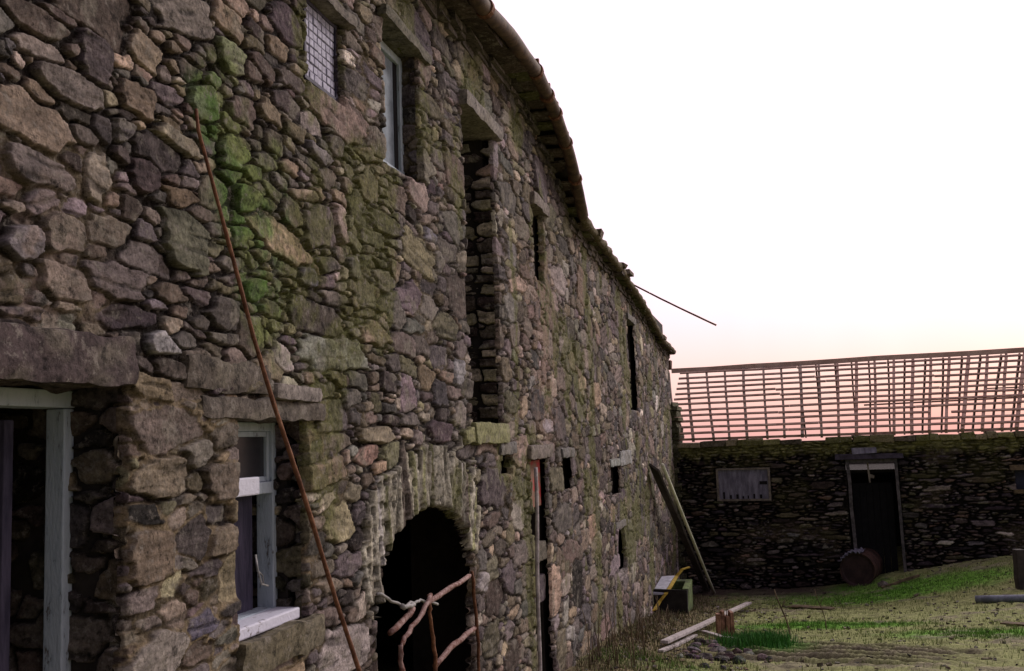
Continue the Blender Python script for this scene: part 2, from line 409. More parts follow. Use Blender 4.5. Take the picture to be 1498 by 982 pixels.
# ------------------------------------------------------------------ barn
barn = empty('stone_barn', W(6, .9), 'long two storey rubble stone barn with sagging eaves, arched doorway and small windows', 'barn')
def fx(px, py, w, hgt, col, rot=0, p=5, h=.02):
    """a particular stone seen at a photo point; w, hgt in photo pixels"""
    s, z = wall_sz(px, py); s1 = wall_sz(px - w / 2, py)[0]; s2 = wall_sz(px + w / 2, py)[0]
    z1 = wall_sz(px, py - hgt / 2)[1]; z2 = wall_sz(px, py + hgt / 2)[1]
    return dict(s=s, z=z, a=(s2 - s1) / 2, b=abs(z1 - z2) / 2, rot=rot, p=p, h=h, col=col)
GR = (.085, .15, .05); PG = (.22, .27, .13)
fixed = [fx(108, 128, 105, 46, (.18, .155, .145), .05), fx(203, 145, 58, 60, (.20, .155, .12), 0), fx(342, 82, 42, 46, (.22, .25, .14), 0, 3),
         fx(302, 152, 44, 58, (.19, .235, .14), .1, 3), fx(345, 220, 48, 48, (.12, .155, .075), .1, 3.5), fx(366, 292, 42, 58, (.11, .15, .065), 0, 4), fx(378, 425, 30, 46, (.12, .19, .07), 0, 5),
         fx(352, 348, 24, 40, (.11, .145, .07), 0, 4), fx(372, 255, 22, 24, (.09, .15, .05)), fx(312, 118, 24, 24, (.14, .2, .09)),
         fx(275, 352, 66, 96, (.15, .15, .11), 0, 4), fx(36, 356, 60, 58, (.24, .215, .23), 0, 4, .03), fx(60, 245, 110, 62, (.17, .145, .14), -.05, 4),
         fx(235, 504, 52, 38, (.34, .33, .34), 0, 6, .03), fx(232, 960, 88, 92, (.30, .27, .245), 0, 3.5, .03), fx(296, 915, 40, 36, (.12, .11, .15), 0, 4),
         fx(236, 700, 88, 70, (.22, .185, .14), 0, 6), fx(225, 818, 74, 84, (.19, .15, .115), 0, 6), fx(332, 790, 56, 52, (.20, .165, .125), 0, 6),
         fx(330, 700, 54, 54, (.17, .14, .115), 0, 6), fx(145, 255, 32, 80, (.30, .26, .215), 0, 3), fx(100, 415, 90, 60, (.25, .21, .18), 0, 3), fx(140, 85, 44, 70, (.11, .09, .095), 0, 4),
         fx(182, 190, 36, 40, (.15, .13, .14), 0, 3), fx(212, 255, 50, 70, (.075, .055, .058), 0, 4), fx(170, 410, 100, 60, (.15, .125, .125), -.02, 5), fx(100, 340, 60, 60, (.17, .145, .12)), fx(455, 402, 30, 44, (.15, .14, .18), 0, 3),
         fx(470, 225, 46, 26, (.22, .2, .21), -.1), fx(520, 390, 22, 32, (.13, .12, .155)), fx(695, 637, 44, 30, (.27, .27, .14), 0, 6, .03), fx(705, 605, 34, 20, (.2, .2, .12), 0, 6),
         fx(500, 330, 16, 60, (.34, .27, .25), 0, 3), fx(535, 222, 40, 28, (.25, .18, .14)), fx(705, 855, 22, 32, (.36, .33, .34), 0, 3, .04), fx(630, 345, 20, 20, (.2, .19, .23), 0, 2.5),
         fx(670, 545, 16, 44, (.30, .29, .31), 0, 4), fx(445, 150, 20, 16, (.19, .16, .13)), fx(552, 636, 60, 28, (.25, .215, .16), 0, 6), fx(798, 655, 40, 22, (.2, .16, .15), 0, 6, .03)]
r_ = random.Random(9); ztop = wall_sz(628, 640)[1]; EX = .17; ps = AS0 - EX
while ps < AS1 + .12:
    wth = r_.uniform(.028, .055); x_ = (ps + wth / 2 - AC)
    q_ = max(0, 1 - (x_ / AR) ** 2) ** .5
    zb_ = AZS + ARISE * q_ - .02 if abs(x_) < AR else AZS + r_.uniform(-.02, .14)
    zt_ = AZS + .12 + (ztop - AZS - .12) * max(0, 1 - (abs(x_) / (AR + EX + .12)) ** 2.6) ** .5 + r_.uniform(-.05, .02)
    g = r_.uniform(.55, 1.35); cc = r_.choice([(.20, .19, .16), (.17, .16, .13), (.22, .21, .205), (.15, .15, .085), (.09, .075, .065), (.23, .215, .175)])
    if zt_ - zb_ > .1: fixed.append(dict(s=ps + wth / 2, z=(zb_ + zt_) / 2, a=wth * .46, b=(zt_ - zb_) / 2, rot=-x_ / AR * .16 + r_.uniform(-.02, .02), p=8, h=r_.uniform(0, .03), col=tuple(1.7 * g * v for v in cc)))
    ps += wth
classes = [(.165, .075, 4), (.120, .050, 22), (.088, .036, 75), (.062, .026, 220), (.042, .018, 360), (.026, .0115, 420)]
def scl(s, z): return float(np.interp(s, [3.2, 5.5, 9, 14], [1.15, 1.45, 1.7, 1.6]))
st, stc = gen_stones(-2.2, SEND + .4, -.4, 5.9, classes, 3, fixed, scl)

# moss and stain maps in wall coordinates
blobs = [(wall_sz(x, y), r, a) for x, y, r, a in [(312, 95, .09, .5), (320, 150, .12, .9), (335, 205, .14, 1), (350, 255, .14, 1), (365, 310, .15, 1), (372, 365, .15, .9), (380, 420, .16, .8),
         (385, 470, .15, .7), (400, 505, .13, .6), (405, 250, .16, .6), (408, 400, .16, .6), (335, 130, .12, .7), (330, 300, .12, .5), (395, 310, .14, .75), (405, 330, .13, .5), (425, 200, .12, .35), (640, 30, .18, .4), (345, 40, .1, .4), (690, 60, .2, .35), (410, 100, .12, .3)]]
stripes = [(752, 430, .10, .75, 2.7, 4.6), (864, 560, .26, .8, 1.0, 5.2), (840, 400, .2, .45, 2.4, 5.4), (988, 600, .5, .8, 0.5, 5), (962, 560, .5, .6, 1.5, 5), (660, 300, .12, .35, 2.4, 5.2), (870, 750, .3, .6, .4, 2.9), (690, 950, .3, .5, .5, 1.5)]
stripes = [(wall_sz(x, y)[0], w, a, z0, z1) for x, y, w, a, z0, z1 in stripes]
PKS = wall_sz(795, 450)[0]
def stain(SS, ZZ, col, body, seed=0):
    m = np.zeros(SS.shape)
    for (s, z), r, a in blobs:
        m = np.maximum(m, a * np.exp(-(((SS - s) / (r * 1.5)) ** 2 + ((ZZ - z) / (r * 1.1)) ** 2)))
    n = fbm(SS * 13, ZZ * 13, 71, 4)
    k = sst(.24, .72, m * (.15 + n * 1.5)) * .84 * (.25 + .75 * body)
    gt = sst(.35, .6, fbm(SS * 7, ZZ * 7, 78, 3))[..., None]
    gcol = (np.array((.078, .150, .030)) * gt + np.array((.14, .165, .055)) * (1 - gt)) * (.55 + 1.3 * vnoise(SS * 30, ZZ * 22, 72))[..., None] 
    col = col * (1 - k[..., None]) + gcol * k[..., None]
    m2 = np.zeros(SS.shape)
    for s, w, a, z0, z1 in stripes:
        m2 = np.maximum(m2, a * np.exp(-(((SS - s + .05 * np.sin(ZZ * 3)) / w) ** 2)) * sst(z0 - .3, z0 + .3, ZZ) * sst(z1 + .3, z1 - .3, ZZ))
    base = fbm(SS * 1.7, ZZ * 1.1, 74, 3)
    m2 = np.maximum(m2, sst(.45, .72, base) * .62 * sst(2.5, 5, SS) + sst(.5, .8, base) * .35)
    k2 = sst(.38, .66, m2 * (.45 + fbm(SS * 24, ZZ * 17, 75, 4))) * .7
    mc = np.array((.135, .140, .045)) * (.6 + .8 * vnoise(SS * 35, ZZ * 35, 76))[..., None]
    col = col * (1 - k2[..., None]) + mc * k2[..., None]
    # lime wash washed down in a pale pink band
    pk = np.exp(-((SS - PKS) / .42) ** 2) * sst(2.6, 3.1, ZZ) * sst(5.0, 4.3, ZZ) * sst(.38, .58, fbm(SS * 14, ZZ * 14, 77, 3)) * .65
    col = col * (1 - pk[..., None]) + np.array((.34, .235, .19)) * pk[..., None]
    # thin pinkish lime runs
    for x, y, w in ((500, 320, .05), (60, 400, .22), (590, 120, .05)):
        s, z = wall_sz(x, y); q = np.exp(-((SS - s) / w) ** 2 - ((ZZ - z) / (.25)) ** 2) * sst(.4, .6, fbm(SS * 20, ZZ * 20, 79, 3)) * .7
        col = col * (1 - q[..., None]) + np.array((.36, .28, .235)) * q[..., None]
    return col

def fill_fn(SS, ZZ):
    f = fbm(SS * 2.6, ZZ * 3.3, 91, 4) - .13
    # the ground floor beside the door still has its mortar
    f = f + .30 * sst(4.4, 3.6, SS) * sst(3.15, 3.0, ZZ) + .08 * sst(2.6, 2.0, SS)
    s, z = wall_sz(60, 380); f = f + .3 * np.exp(-((SS - s) / .5) ** 2 - ((ZZ - z) / .3) ** 2)
    s, z = wall_sz(400, 350); f = f - .35 * np.exp(-((SS - s) / .4) ** 2 - ((ZZ - z) / .5) ** 2)
    return f

parts_V, parts_F, parts_C = [], [], []; base = 0
def cols_for(D0, D1, lo, hi):
    out = [D0]
    while out[-1] < D1:
        d = out[-1] / 1.03; out.append(out[-1] + min(max(1.15 * d * d / 1700, lo), hi))
    out[-1] = D1; return np.array(out)
def rows(z0, z1, f0, f1, fine, coarse):
    r = list(np.arange(z0, f0, coarse)) + list(np.arange(f0, f1, fine)) + list(np.arange(f1, z1, coarse)) + [z1]
    return np.array(r)
strips = [(np.arange(-2.0, 1.9, .025), rows(-.3, 5.7, 1.2, 1.3, .03, .03)),
          (cols_for(1.875, 3.3, .0035, .02), rows(-.3, 5.7, 2.1, 4.75, .0038, .03)),
          (cols_for(3.3, 5.2, .0035, .02), rows(-.3, 5.7, 1.5, 5.4, .0055, .03)),
          (cols_for(5.2, 8.5, .0035, .017), rows(-.3, 5.7, .7, 5.69, .0085, .03)),
          (cols_for(8.5, 12.5, .0035, .021), rows(-.3, 5.7, .3, 5.3, .012, .03)),
          (cols_for(12.5, SEND, .0035, .026), rows(-.3, 5.7, -.1, 5.2, .016, .03))]
for SV, ZV in strips:
    SS, ZZ, h, col, body, fl = masonry(SV, ZV, st, stc, 100, fill=fill_fn)
    # pale pointing standing proud in ribbons between the door and the window
    pm = (1 - body) * sst(4.25, 3.9, SS) * sst(3.10, 3.02, ZZ) * sst(.42, .52, fbm(SS * 4, ZZ * 14, 55, 3))
    h = h + .012 * pm; col = col * (1 - pm[..., None] * .85) + np.array((.29, .225, .14)) * pm[..., None] * .85
    col = stain(SS, ZZ, col, body)
    sd = open_sd(SS, ZZ)
    j = .010 + .022 * fbm(SS * 11, ZZ * 11, 33, 2)
    h = h - .045 * sst(.5 * j + .004, -.004, sd)
    # the wall itself bellies a little
    h = h + .035 * (fbm(SS * .5, ZZ * .7, 41, 2) - .5)
    top = eave_z(SS) - .02
    V = P0 + SS[..., None] * T2 + h[..., None] * N2 + np.minimum(ZZ, top)[..., None] * Z3
    sc = (SV[:-1] + SV[1:]) / 2; zc = (ZV[:-1] + ZV[1:]) / 2
    SC, ZC = np.meshgrid(sc, zc)
    keep = (open_sd(SC, ZC) > 0) & (ZC < eave_z(SC) + .03)
    parts_V.append(V.reshape(-1, 3)); parts_F.append(grid_faces(len(ZV), len(SV), keep) + base); parts_C.append(col.reshape(-1, 3))
    base += V.shape[0] * V.shape[1]
wall = mesh_np('wall', np.concatenate(parts_V), np.concatenate(parts_F), M_STONE, barn, np.concatenate(parts_C))
print('wall verts', base)

# the wall's thickness behind the facing, left open behind each opening
TH = .55
openR = [list(R) for R in RECTS] + [[AS0 - .05, AS1 + .45, -.3, AZT + .10]]
for R in openR:
    R[0] -= .0; 
cs_ = sorted(set([-2.0, SEND] + [v for R in openR for v in R[:2]])); zs_ = sorted(set([-.3] + [v for R in openR for v in R[2:]]))
zs_ = [z for z in zs_ if z >= -.3] 
cb = MB()
for i in range(len(cs_) - 1):
    a, b = cs_[i], cs_[i + 1]
    if b - a < 1e-4: continue
    run = None
    zz = zs_ + [None]
    for k in range(len(zs_)):
        lo = zs_[k]; hi = zs_[k + 1] if k + 1 < len(zs_) else min(eave_z(a), eave_z(b)) - .03
        if hi - lo < 1e-4: continue
        m = ((a + b) / 2, (lo + hi) / 2)
        if any(R[0] < m[0] < R[1] and R[2] < m[1] < R[3] for R in openR): continue
        cb.obox(W(a, lo, -.085), T2 * (b - a), -N2 * (TH - .085), Z3 * (hi - lo))
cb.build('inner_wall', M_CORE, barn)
# far sides of the shell: back wall, end walls, floor
DP = 5.2
sh = MB()
sh.obox(W(-2, -.3, -DP), T2 * (SEND + 2), -N2 * .4, Z3 * 5.2)
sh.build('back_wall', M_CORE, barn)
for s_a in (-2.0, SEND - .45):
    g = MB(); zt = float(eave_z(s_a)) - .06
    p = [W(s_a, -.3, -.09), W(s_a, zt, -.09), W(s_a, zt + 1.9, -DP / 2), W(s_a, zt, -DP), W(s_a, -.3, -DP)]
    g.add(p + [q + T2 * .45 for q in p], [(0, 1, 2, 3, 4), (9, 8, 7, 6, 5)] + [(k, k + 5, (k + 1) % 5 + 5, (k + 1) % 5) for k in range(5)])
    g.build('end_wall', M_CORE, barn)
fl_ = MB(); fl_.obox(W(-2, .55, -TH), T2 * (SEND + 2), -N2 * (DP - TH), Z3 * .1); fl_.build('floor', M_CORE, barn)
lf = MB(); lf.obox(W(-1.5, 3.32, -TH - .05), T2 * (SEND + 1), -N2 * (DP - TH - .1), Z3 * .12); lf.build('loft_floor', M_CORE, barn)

# roof: two slopes of slates following the sagging eaves
def roof_side(front):
    sv = np.arange(-2.4, SEND + .05, .14); nr = 26
    V = []; 
    for k in range(nr + 1):
        t = k / nr
        for s in sv:
            o = float(eave_o(s)) - .02; z = float(eave_z(s))
            hh = (o + (-DP / 2 - o) * t) if front else (-DP - .15 + (DP / 2 + .15) * t)
            V.append(W(s, z + .035 + t * 1.98 + (.012 if k % 2 else 0) + random.uniform(-.008, .008), hh))
    return np.array(V), grid_faces(nr + 1, len(sv), None, False), sv
V1, F1, sv = roof_side(True); V2, F2, _ = roof_side(False)
ro_ = mesh_np('roof', np.concatenate([V1, V2]), np.concatenate([F1, F2 + len(V1)]), M_ROOF, barn, smooth=False)
md = ro_.modifiers.new('thick', 'SOLIDIFY'); md.thickness = .05; md.offset = 0
# eaves course: individual slates whose ragged ends show under the gutter
sl = MB(); s = -2.3
while s < SEND:
    w = random.uniform(.16, .30); o = float(eave_o(s)); z = float(eave_z(s))
    ex = random.uniform(-.03, .02) + (random.uniform(0, .05) if s > 9 else 0)
    z += random.uniform(-.008, .012) - .012; t_ = random.uniform(.018, .035)
    g = random.uniform(.7, 1.3); moss = (.10, .10, .045) if random.random() < (.5 if s > 9 else .15) else (.085 * g, .065 * g, .055 * g)
    sl.obox(W(s, z - t_, -.06), T2 * w * .97, N2 * (o + .04 + ex), Z3 * t_, moss, .006)
    s += w
sl.build('eaves_slates', M_SLAB, barn)
# second thinner course of stones closing the wall head (dark ragged underside)
hd = MB(); s = -2.0
while s < SEND:
    w = random.uniform(.12, .34); z = float(eave_z(s)) - random.uniform(.035, .055)
    for lv in range(2):
        t_ = random.uniform(.025, .05); g = random.uniform(.6, 1.4)
        hd.obox(W(s, z - t_, -.05), T2 * w * .95, N2 * (.05 + random.uniform(.01, float(eave_o(s)) * (.34 - .16 * lv))), Z3 * t_, (.10 * g, .085 * g, .075 * g), .006)
        z -= t_ + .006
    s += w
hd.build('wall_head_stones', M_SLAB, barn)
# brown gutter pipe along the near eaves, and brackets
gp = []; 
for s_ in np.arange(-2.3, EVa[9, 0], .12): gp.append(W(s_, float(eave_z(s_)) + .0 + .006 * math.sin(s_ * 5), float(eave_o(s_)) + .01))
gm = MB(); gm.tube(gp, [.052] * len(gp), 12, jit=.02); gut = gm.build('gutter', M_GUT, barn, smooth=True)
for x, y in ((706, 12), (781, 103), (800, 165), (812, 168), (829, 218), (846, 268)):
    s_, z_ = wall_sz(x, y, .2); o_ = float(eave_o(s_)); z_ = float(eave_z(s_))
    b = MB(); b.tube([W(s_ - .02, z_, o_ + .01), W(s_ + .03, z_, o_ + .01)], .062, 12)
    b.obox(W(s_ - .01, z_ + .04, o_ - .01), T2 * .03, N2 * .05, Z3 * .05)
    b.build('gutter_bracket', M_RUST, gut)
# mossy ridge roll of the far eaves
gp = []; rr = []
for s_ in np.arange(EVa[8, 0], SEND + .02, .10): gp.append(W(s_, float(eave_z(s_)) + .01 + random.uniform(-.012, .012), float(eave_o(s_)) + .0)); rr.append(random.uniform(.035, .055))
gm = MB(); gm.tube(gp, rr, 9, (.13, .105, .06), jit=.08); gm.build('mossy_eaves_edge', M_SLAB, barn, smooth=True)
for x, y in ((868, 335), (912, 395), (905, 392), (968, 505)):
    s_, _z = wall_sz(x, y, .1); z_ = float(eave_z(s_))
    b = MB(); b.obox(W(s_, z_ + .01, -.05), T2 * .22, N2 * (.17 + random.uniform(.03, .10)), Z3 * .055, (.12, .09, .06), .012)
    b.build('loose_slate', M_SLAB, barn)
b = MB(); zt = float(eave_z(SEND)); b.obox(W(SEND - .1, zt - .32, -.4), T2 * .32, N2 * .44, Z3 * .14, (.17, .09, .07), .012)
b.build('end_coping', M_SLAB, barn)

# ------- reveals
def jamb(R, side, d0, d1, seed, mat=M_STONE, tone=1.0, zlo=None, cls=None, fixed_=(), fill=None, deep=.05):
    """stone reveal of an opening; side +1 = the far jamb (faces the camera)"""
    z0 = R[2] if zlo is None else zlo
    DV = np.arange(d0, d1 + .004, .005); ZV = np.arange(z0 - .02, R[3] + .02, .006)
    s2, c2 = gen_stones(d0 - .2, d1 + .2, z0 - .1, R[3] + .1, cls or [(.13, .07, 60), (.09, .05, 160), (.05, .03, 400)], seed, fixed_)
    SS, ZZ, h, col, body, fl = masonry(DV, ZV, s2, c2, seed, deep=deep, fill=fill)
    se = R[1] if side > 0 else R[0]
    # depth coordinate runs inwards; relief pushes out into the opening
    V = P0 + (se - side * (h + .022))[..., None] * T2 - SS[..., None] * N2 + ZZ[..., None] * Z3
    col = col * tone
    return mesh_np('reveal', V.reshape(-1, 3), grid_faces(len(ZV), len(DV), None, side > 0), mat, barn, col.reshape(-1, 3))
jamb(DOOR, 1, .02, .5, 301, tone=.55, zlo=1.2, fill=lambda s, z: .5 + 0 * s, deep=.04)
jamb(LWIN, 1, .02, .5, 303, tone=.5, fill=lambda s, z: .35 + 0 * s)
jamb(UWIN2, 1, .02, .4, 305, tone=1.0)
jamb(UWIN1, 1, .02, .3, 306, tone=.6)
# the tall loft doorway: alternating pale and dark blocks in its far jamb
fxs = []; r_ = random.Random(5); zt = TALL[3]
zc = TALL[2] + .05
pal = [(.06, .05, .04), (.26, .225, .17), (.035, .025, .025), (.20, .18, .125), (.05, .04, .035), (.27, .23, .19), (.08, .065, .065)]
k = 0
while zc < TALL[3] - .30:
    hb = r_.uniform(.045, .085)
    pc = pal[k % 7]
    fxs.append(dict(s=.05 + r_.uniform(-.02, .02), z=zc + hb / 2, a=r_.uniform(.06, .13), b=hb * .62, p=r_.uniform(3, 6), h=r_.uniform(0, .05), col=pc))
    fxs.append(dict(s=.21 + r_.uniform(-.02, .02), z=zc + hb / 2 + r_.uniform(-.02, .02), a=r_.uniform(.05, .09), b=hb * .6, p=4, h=r_.uniform(-.05, .0), col=pal[(k + 2) % 7]))
    zc += hb * 1.25; k += 1
jamb(TALL, 1, .02, .32, 310, fixed_=fxs, tone=1.5, cls=[(.05, .03, 80)], fill=lambda s, z: .2 + 0 * s, deep=.09)

# ------- lintels and sills as individual slabs
def rough_slab(name, sa, sb, za, zb, h0, h1, col, seed=0, amp=.012, step=.02, mat=M_SLAB, tilt=0.0):
    """a rough hewn block: dense box with noisy faces"""
    nx = max(2, int((sb - sa) / step)); nz = max(2, int((zb - za) / step)); ny = max(2, int((h1 - h0) / step))
    V = []; Fc = []; idm = {}
    def vid(i, j, k):
        key = (i, j, k)
        if key not in idm:
            s_ = sa + (sb - sa) * i / nx; z_ = za + (zb - za) * k / nz; h_ = h0 + (h1 - h0) * j / ny
            n1 = n2 = n3 = 0
            ed = (i in (0, nx)) + (j in (0, ny)) + (k in (0, nz)); q = .003 * (ed - 1)
            s_ += n3 * amp * 2 + (q if i == 0 else -q if i == nx else 0); z_ += n2 * amp * 2 + (q if k == 0 else -q if k == nz else 0) + tilt * (s_ - sa); h_ += n1 * amp * 2 - (q if j == ny else 0)
            idm[key] = len(V); V.append(W(s_, z_, h_))
        return idm[key]
    for i in range(nx):
        for k in range(nz):
            Fc.append((vid(i, ny, k), vid(i + 1, ny, k), vid(i + 1, ny, k + 1), vid(i, ny, k + 1)))
            Fc.append((vid(i, 0, k), vid(i, 0, k + 1), vid(i + 1, 0, k + 1), vid(i + 1, 0, k)))
        for j in range(ny):
            Fc.append((vid(i, j, nz), vid(i, j + 1, nz), vid(i + 1, j + 1, nz), vid(i + 1, j, nz)))
            Fc.append((vid(i, j, 0), vid(i + 1, j, 0), vid(i + 1, j + 1, 0), vid(i, j + 1, 0)))
    for k in range(nz):
        for j in range(ny):
            Fc.append((vid(0, j, k), vid(0, j + 1, k), vid(0, j + 1, k + 1), vid(0, j, k + 1)))
            Fc.append((vid(nx, j, k), vid(nx, j, k + 1), vid(nx, j + 1, k + 1), vid(nx, j + 1, k)))
    V = np.array(V); a1, a2, a3 = V[:, 0] * 10 + V[:, 1] * 9, V[:, 2] * 10, V[:, 0] * 12 - V[:, 1] * 4
    V = V + ((fbm(a1, a2 + a3, seed, 3) - .5)[:, None] * N2 + (fbm(a1 + 3, a3, seed + 5, 3) - .5)[:, None] * Z3 + (fbm(a2 * 1.3, a3 + 7, seed + 8, 3) - .5)[:, None] * T2) * amp * 2
    n = fbm(V[:, 1] * 14, V[:, 2] * 40, seed + 2, 3)
    cc = np.array(col)[None] * (.6 + .8 * n)[:, None]
    b_ = sst(.55, .7, fbm(V[:, 1] * 9, V[:, 2] * 12, seed + 4, 3))[:, None] * .5
    cc = cc * (1 - b_) + np.array((.19, .17, .13)) * b_
    o = mesh_np(name, V, np.array(Fc), mat, barn, cc, smooth=True)
    o.data.set_sharp_from_angle(angle=math.radians(38)); return o
def slab_px(name, xl, xr, yt, yb, h0, h1, col, seed, **k):
    s0 = wall_sz(xl, (yt + yb) / 2, h1)[0]; s1 = wall_sz(xr, (yt + yb) / 2, h1)[0]
    return rough_slab(name, s0, s1, wall_sz(xr, yb, h1)[1], wall_sz(xr, yt, h1)[1], h0, h1, col, seed, **k)
rough_slab('lintel', DOOR[0] - .3, DOOR[1] + .02, DOOR[3] - .012, DOOR[3] + .125, -.45, .018, (.075, .056, .056), 11, amp=.018)
rough_slab('lintel', wall_sz(292, 560)[0], wall_sz(472, 590)[0], LWIN[3] - .01, LWIN[3] + .062, -.40, .014, (.115, .098, .082), 12, amp=.016)
rough_slab('lintel', wall_sz(272, 545)[0], wall_sz(400, 560)[0], LWIN[3] + .075, LWIN[3] + .185, -.10, .008, (.105, .088, .072), 13, amp=.018)
slab_px('lintel', 409, 474, 566, 588, -.1, .03, (.25, .22, .20), 14)
rough_slab('sill', LWIN[0] - .02, LWIN[1] + .08, LWIN[2] - .115, LWIN[2] + .005, -.4, .03, (.15, .13, .085), 15, amp=.018)
rough_slab('lintel', TALL[0] - .06, TALL[1] + .12, TALL[3] - .01, TALL[3] + .09, -.4, .045, (.22, .195, .175), 16)
rough_slab('sill', TALL[0] - .05, TALL[1] + .05, TALL[2] - .12, TALL[2] + .01, -.4, .04, (.24, .24, .12), 17)
rough_slab('lintel', UWIN1[0] - .06, UWIN1[1] + .08, UWIN1[3] - .005, UWIN1[3] + .05, -.3, .04, (.16, .14, .12), 18)
rough_slab('lintel', UWIN2[0] - .05, UWIN2[1] + .16, UWIN2[3] - .005, UWIN2[3] + .055, -.3, .03, (.13, .12, .09), 19)
rough_slab('lintel', UWIN3[0] - .05, UWIN3[1] + .12, UWIN3[3] - .005, UWIN3[3] + .10, -.3, .03, (.2, .17, .15), 20)
rough_slab('lintel', NDOOR[0] - .12, NDOOR[1] + .12, NDOOR[3] - .005, NDOOR[3] + .10, -.3, .03, (.2, .17, .15), 21)
for R_, q in ((SL1, 22), (SL2, 23), (SL3, 24), (SL4, 25), (SLITU, 26)):
    rough_slab('lintel', R_[0] - .08, R_[1] + .08, R_[3] - .005, R_[3] + .08, -.3, .025, (.19, .18, .17) if q != 24 else (.3, .32, .3), q)
slab_px('lintel', 908, 925, 658, 678, -.2, .03, (.32, .32, .32), 27)

# ------- timber windows and doors
def wbox(mb, s0, s1, z0, z1, h0, h1, col=(1, 1, 1)):
    mb.obox(W(s0, z0, h1), T2 * (s1 - s0), -N2 * (h1 - h0), Z3 * (z1 - z0), col)
def frame(R, h1, w, d, mat, parent, name='frame', mid=None, bev=.004):
    m = MB()
    wbox(m, R[0], R[0] + w, R[2], R[3], h1 - d, h1); wbox(m, R[1] - w, R[1], R[2], R[3], h1 - d, h1)
    wbox(m, R[0] + w, R[1] - w, R[3] - w, R[3], h1 - d, h1 - .002); wbox(m, R[0] + w, R[1] - w, R[2], R[2] + w, h1 - d, h1 - .002)
    if mid: wbox(m, R[0] + w, R[1] - w, mid - .022, mid + .022, h1 - d, h1 + .003)
    return m.build(name, mat, parent, bevel=bev)
# near door
dr = MB()
HD = -.165
wbox(dr, DOOR[1] - .046, DOOR[1] - .004, 1.2, DOOR[3] - .062, HD - .06, HD); wbox(dr, DOOR[0], DOOR[1] - .004, DOOR[3] - .06, DOOR[3] - .012, HD - .09, HD + .003)
wbox(dr, DOOR[0], DOOR[0] + .07, 1.2, DOOR[3] - .062, HD - .09, HD)
dfr = dr.build('door_frame', M_BLUE, barn, bevel=.004)
dl = MB(); 
# the leaf stands open inwards against the far side
a0 = W(DOOR[1] - .12, 1.25, HD - .10)
for k in range(5):
    dl.obox(a0 - N2 * (.15 * k) - T2 * .012 * k * 2, -N2 * .146 - T2 * .02, -T2 * .035, Z3 * (DOOR[3] - 1.25 - .09))
lfo = dl.build('door_leaf', M_DOOR, barn, bevel=.003)
lh = MB(); lh.tube([a0 - N2 * .62 + Z3 * .95 - T2 * .10, a0 - N2 * .62 + Z3 * .95 - T2 * .16, a0 - N2 * .62 + Z3 * 1.05 - T2 * .16], .01, 8); lh.build('handle', M_RUST, lfo, smooth=True)
# lower sash window
HW = -.125
w1 = MB(); R = LWIN; zm = wall_sz(385, 714, HW)[1]
Rw = [R[0] + .02, R[1] - .004, R[2] + .012, R[3] - .012]
wf = frame(Rw, HW, .034, .07, M_BLUE, barn, 'window_frame', mid=zm)
fr2 = [Rw[0] + .034, Rw[1] - .034, zm + .022, Rw[3] - .034]
frame(fr2, HW - .012, .02, .03, M_BLUE, wf, 'sash')
fr3 = [Rw[0] + .034, Rw[1] - .034, Rw[2] + .034, zm - .022]
g_ = MB(); wbox(g_, fr2[0] + .02, fr2[1] - .02, fr2[2] + .02, fr2[3] - .02, HW - .03, HW - .026); g_.build('pane_or_gap', M_GLASS, wf)
g_ = MB(); wbox(g_, fr3[0], fr3[1] - .05, fr3[2], fr3[3], HW - .075, HW - .060); g_.build('boarded_pane', M_DOOR, wf)
g_ = MB(); wbox(g_, R[0] + .005, R[1] - .02, R[2] + .004, R[2] + .045, HW + .002, HW + .10); g_.build('window_sill', M_WHITE, wf, bevel=.006)
g_ = MB(); wbox(g_, R[0] + .0, R[0] + .3, zm - .02, zm + .045, HW + .004, HW + .035); g_.build('meeting_rail', M_WHITE, wf, bevel=.006)
g_ = MB(); p = [wpt(374, 812, HW + .01), wpt(377, 835, HW + .03), wpt(383, 855, HW + .03), wpt(392, 857, HW + .02)]; g_.tube(p, .004, 6); g_.tube([p[1], wpt(384, 842, HW), wpt(386, 856, HW)], .003, 6); g_.build('loose_cord', M_GREYW, wf, smooth=True)
# upper window 2: narrow blue casement
R = UWIN2; HU = -.095
Rw = [R[0] + .01, R[1] - .004, R[2] + .02, R[3] - .015]
wf = frame(Rw, HU, .045, .07, M_BLUE, barn, 'window_frame')
g_ = MB(); wbox(g_, Rw[0] + .045, Rw[1] - .095, Rw[2] + .045, Rw[3] - .045, HU - .03, HU - .022); g_.build('blue_panel', mat_mix('dull_blue_board', (.13, .16, .19), (.22, .26, .31), 8), wf)
g_ = MB(); wbox(g_, Rw[1] - .095, Rw[1] - .045, Rw[2] + .045, Rw[3] - .045, HU - .026, HU - .018); g_.build('pane_or_gap', M_BLACK, wf)  # black strip painted in for the dark gap between panel and stile
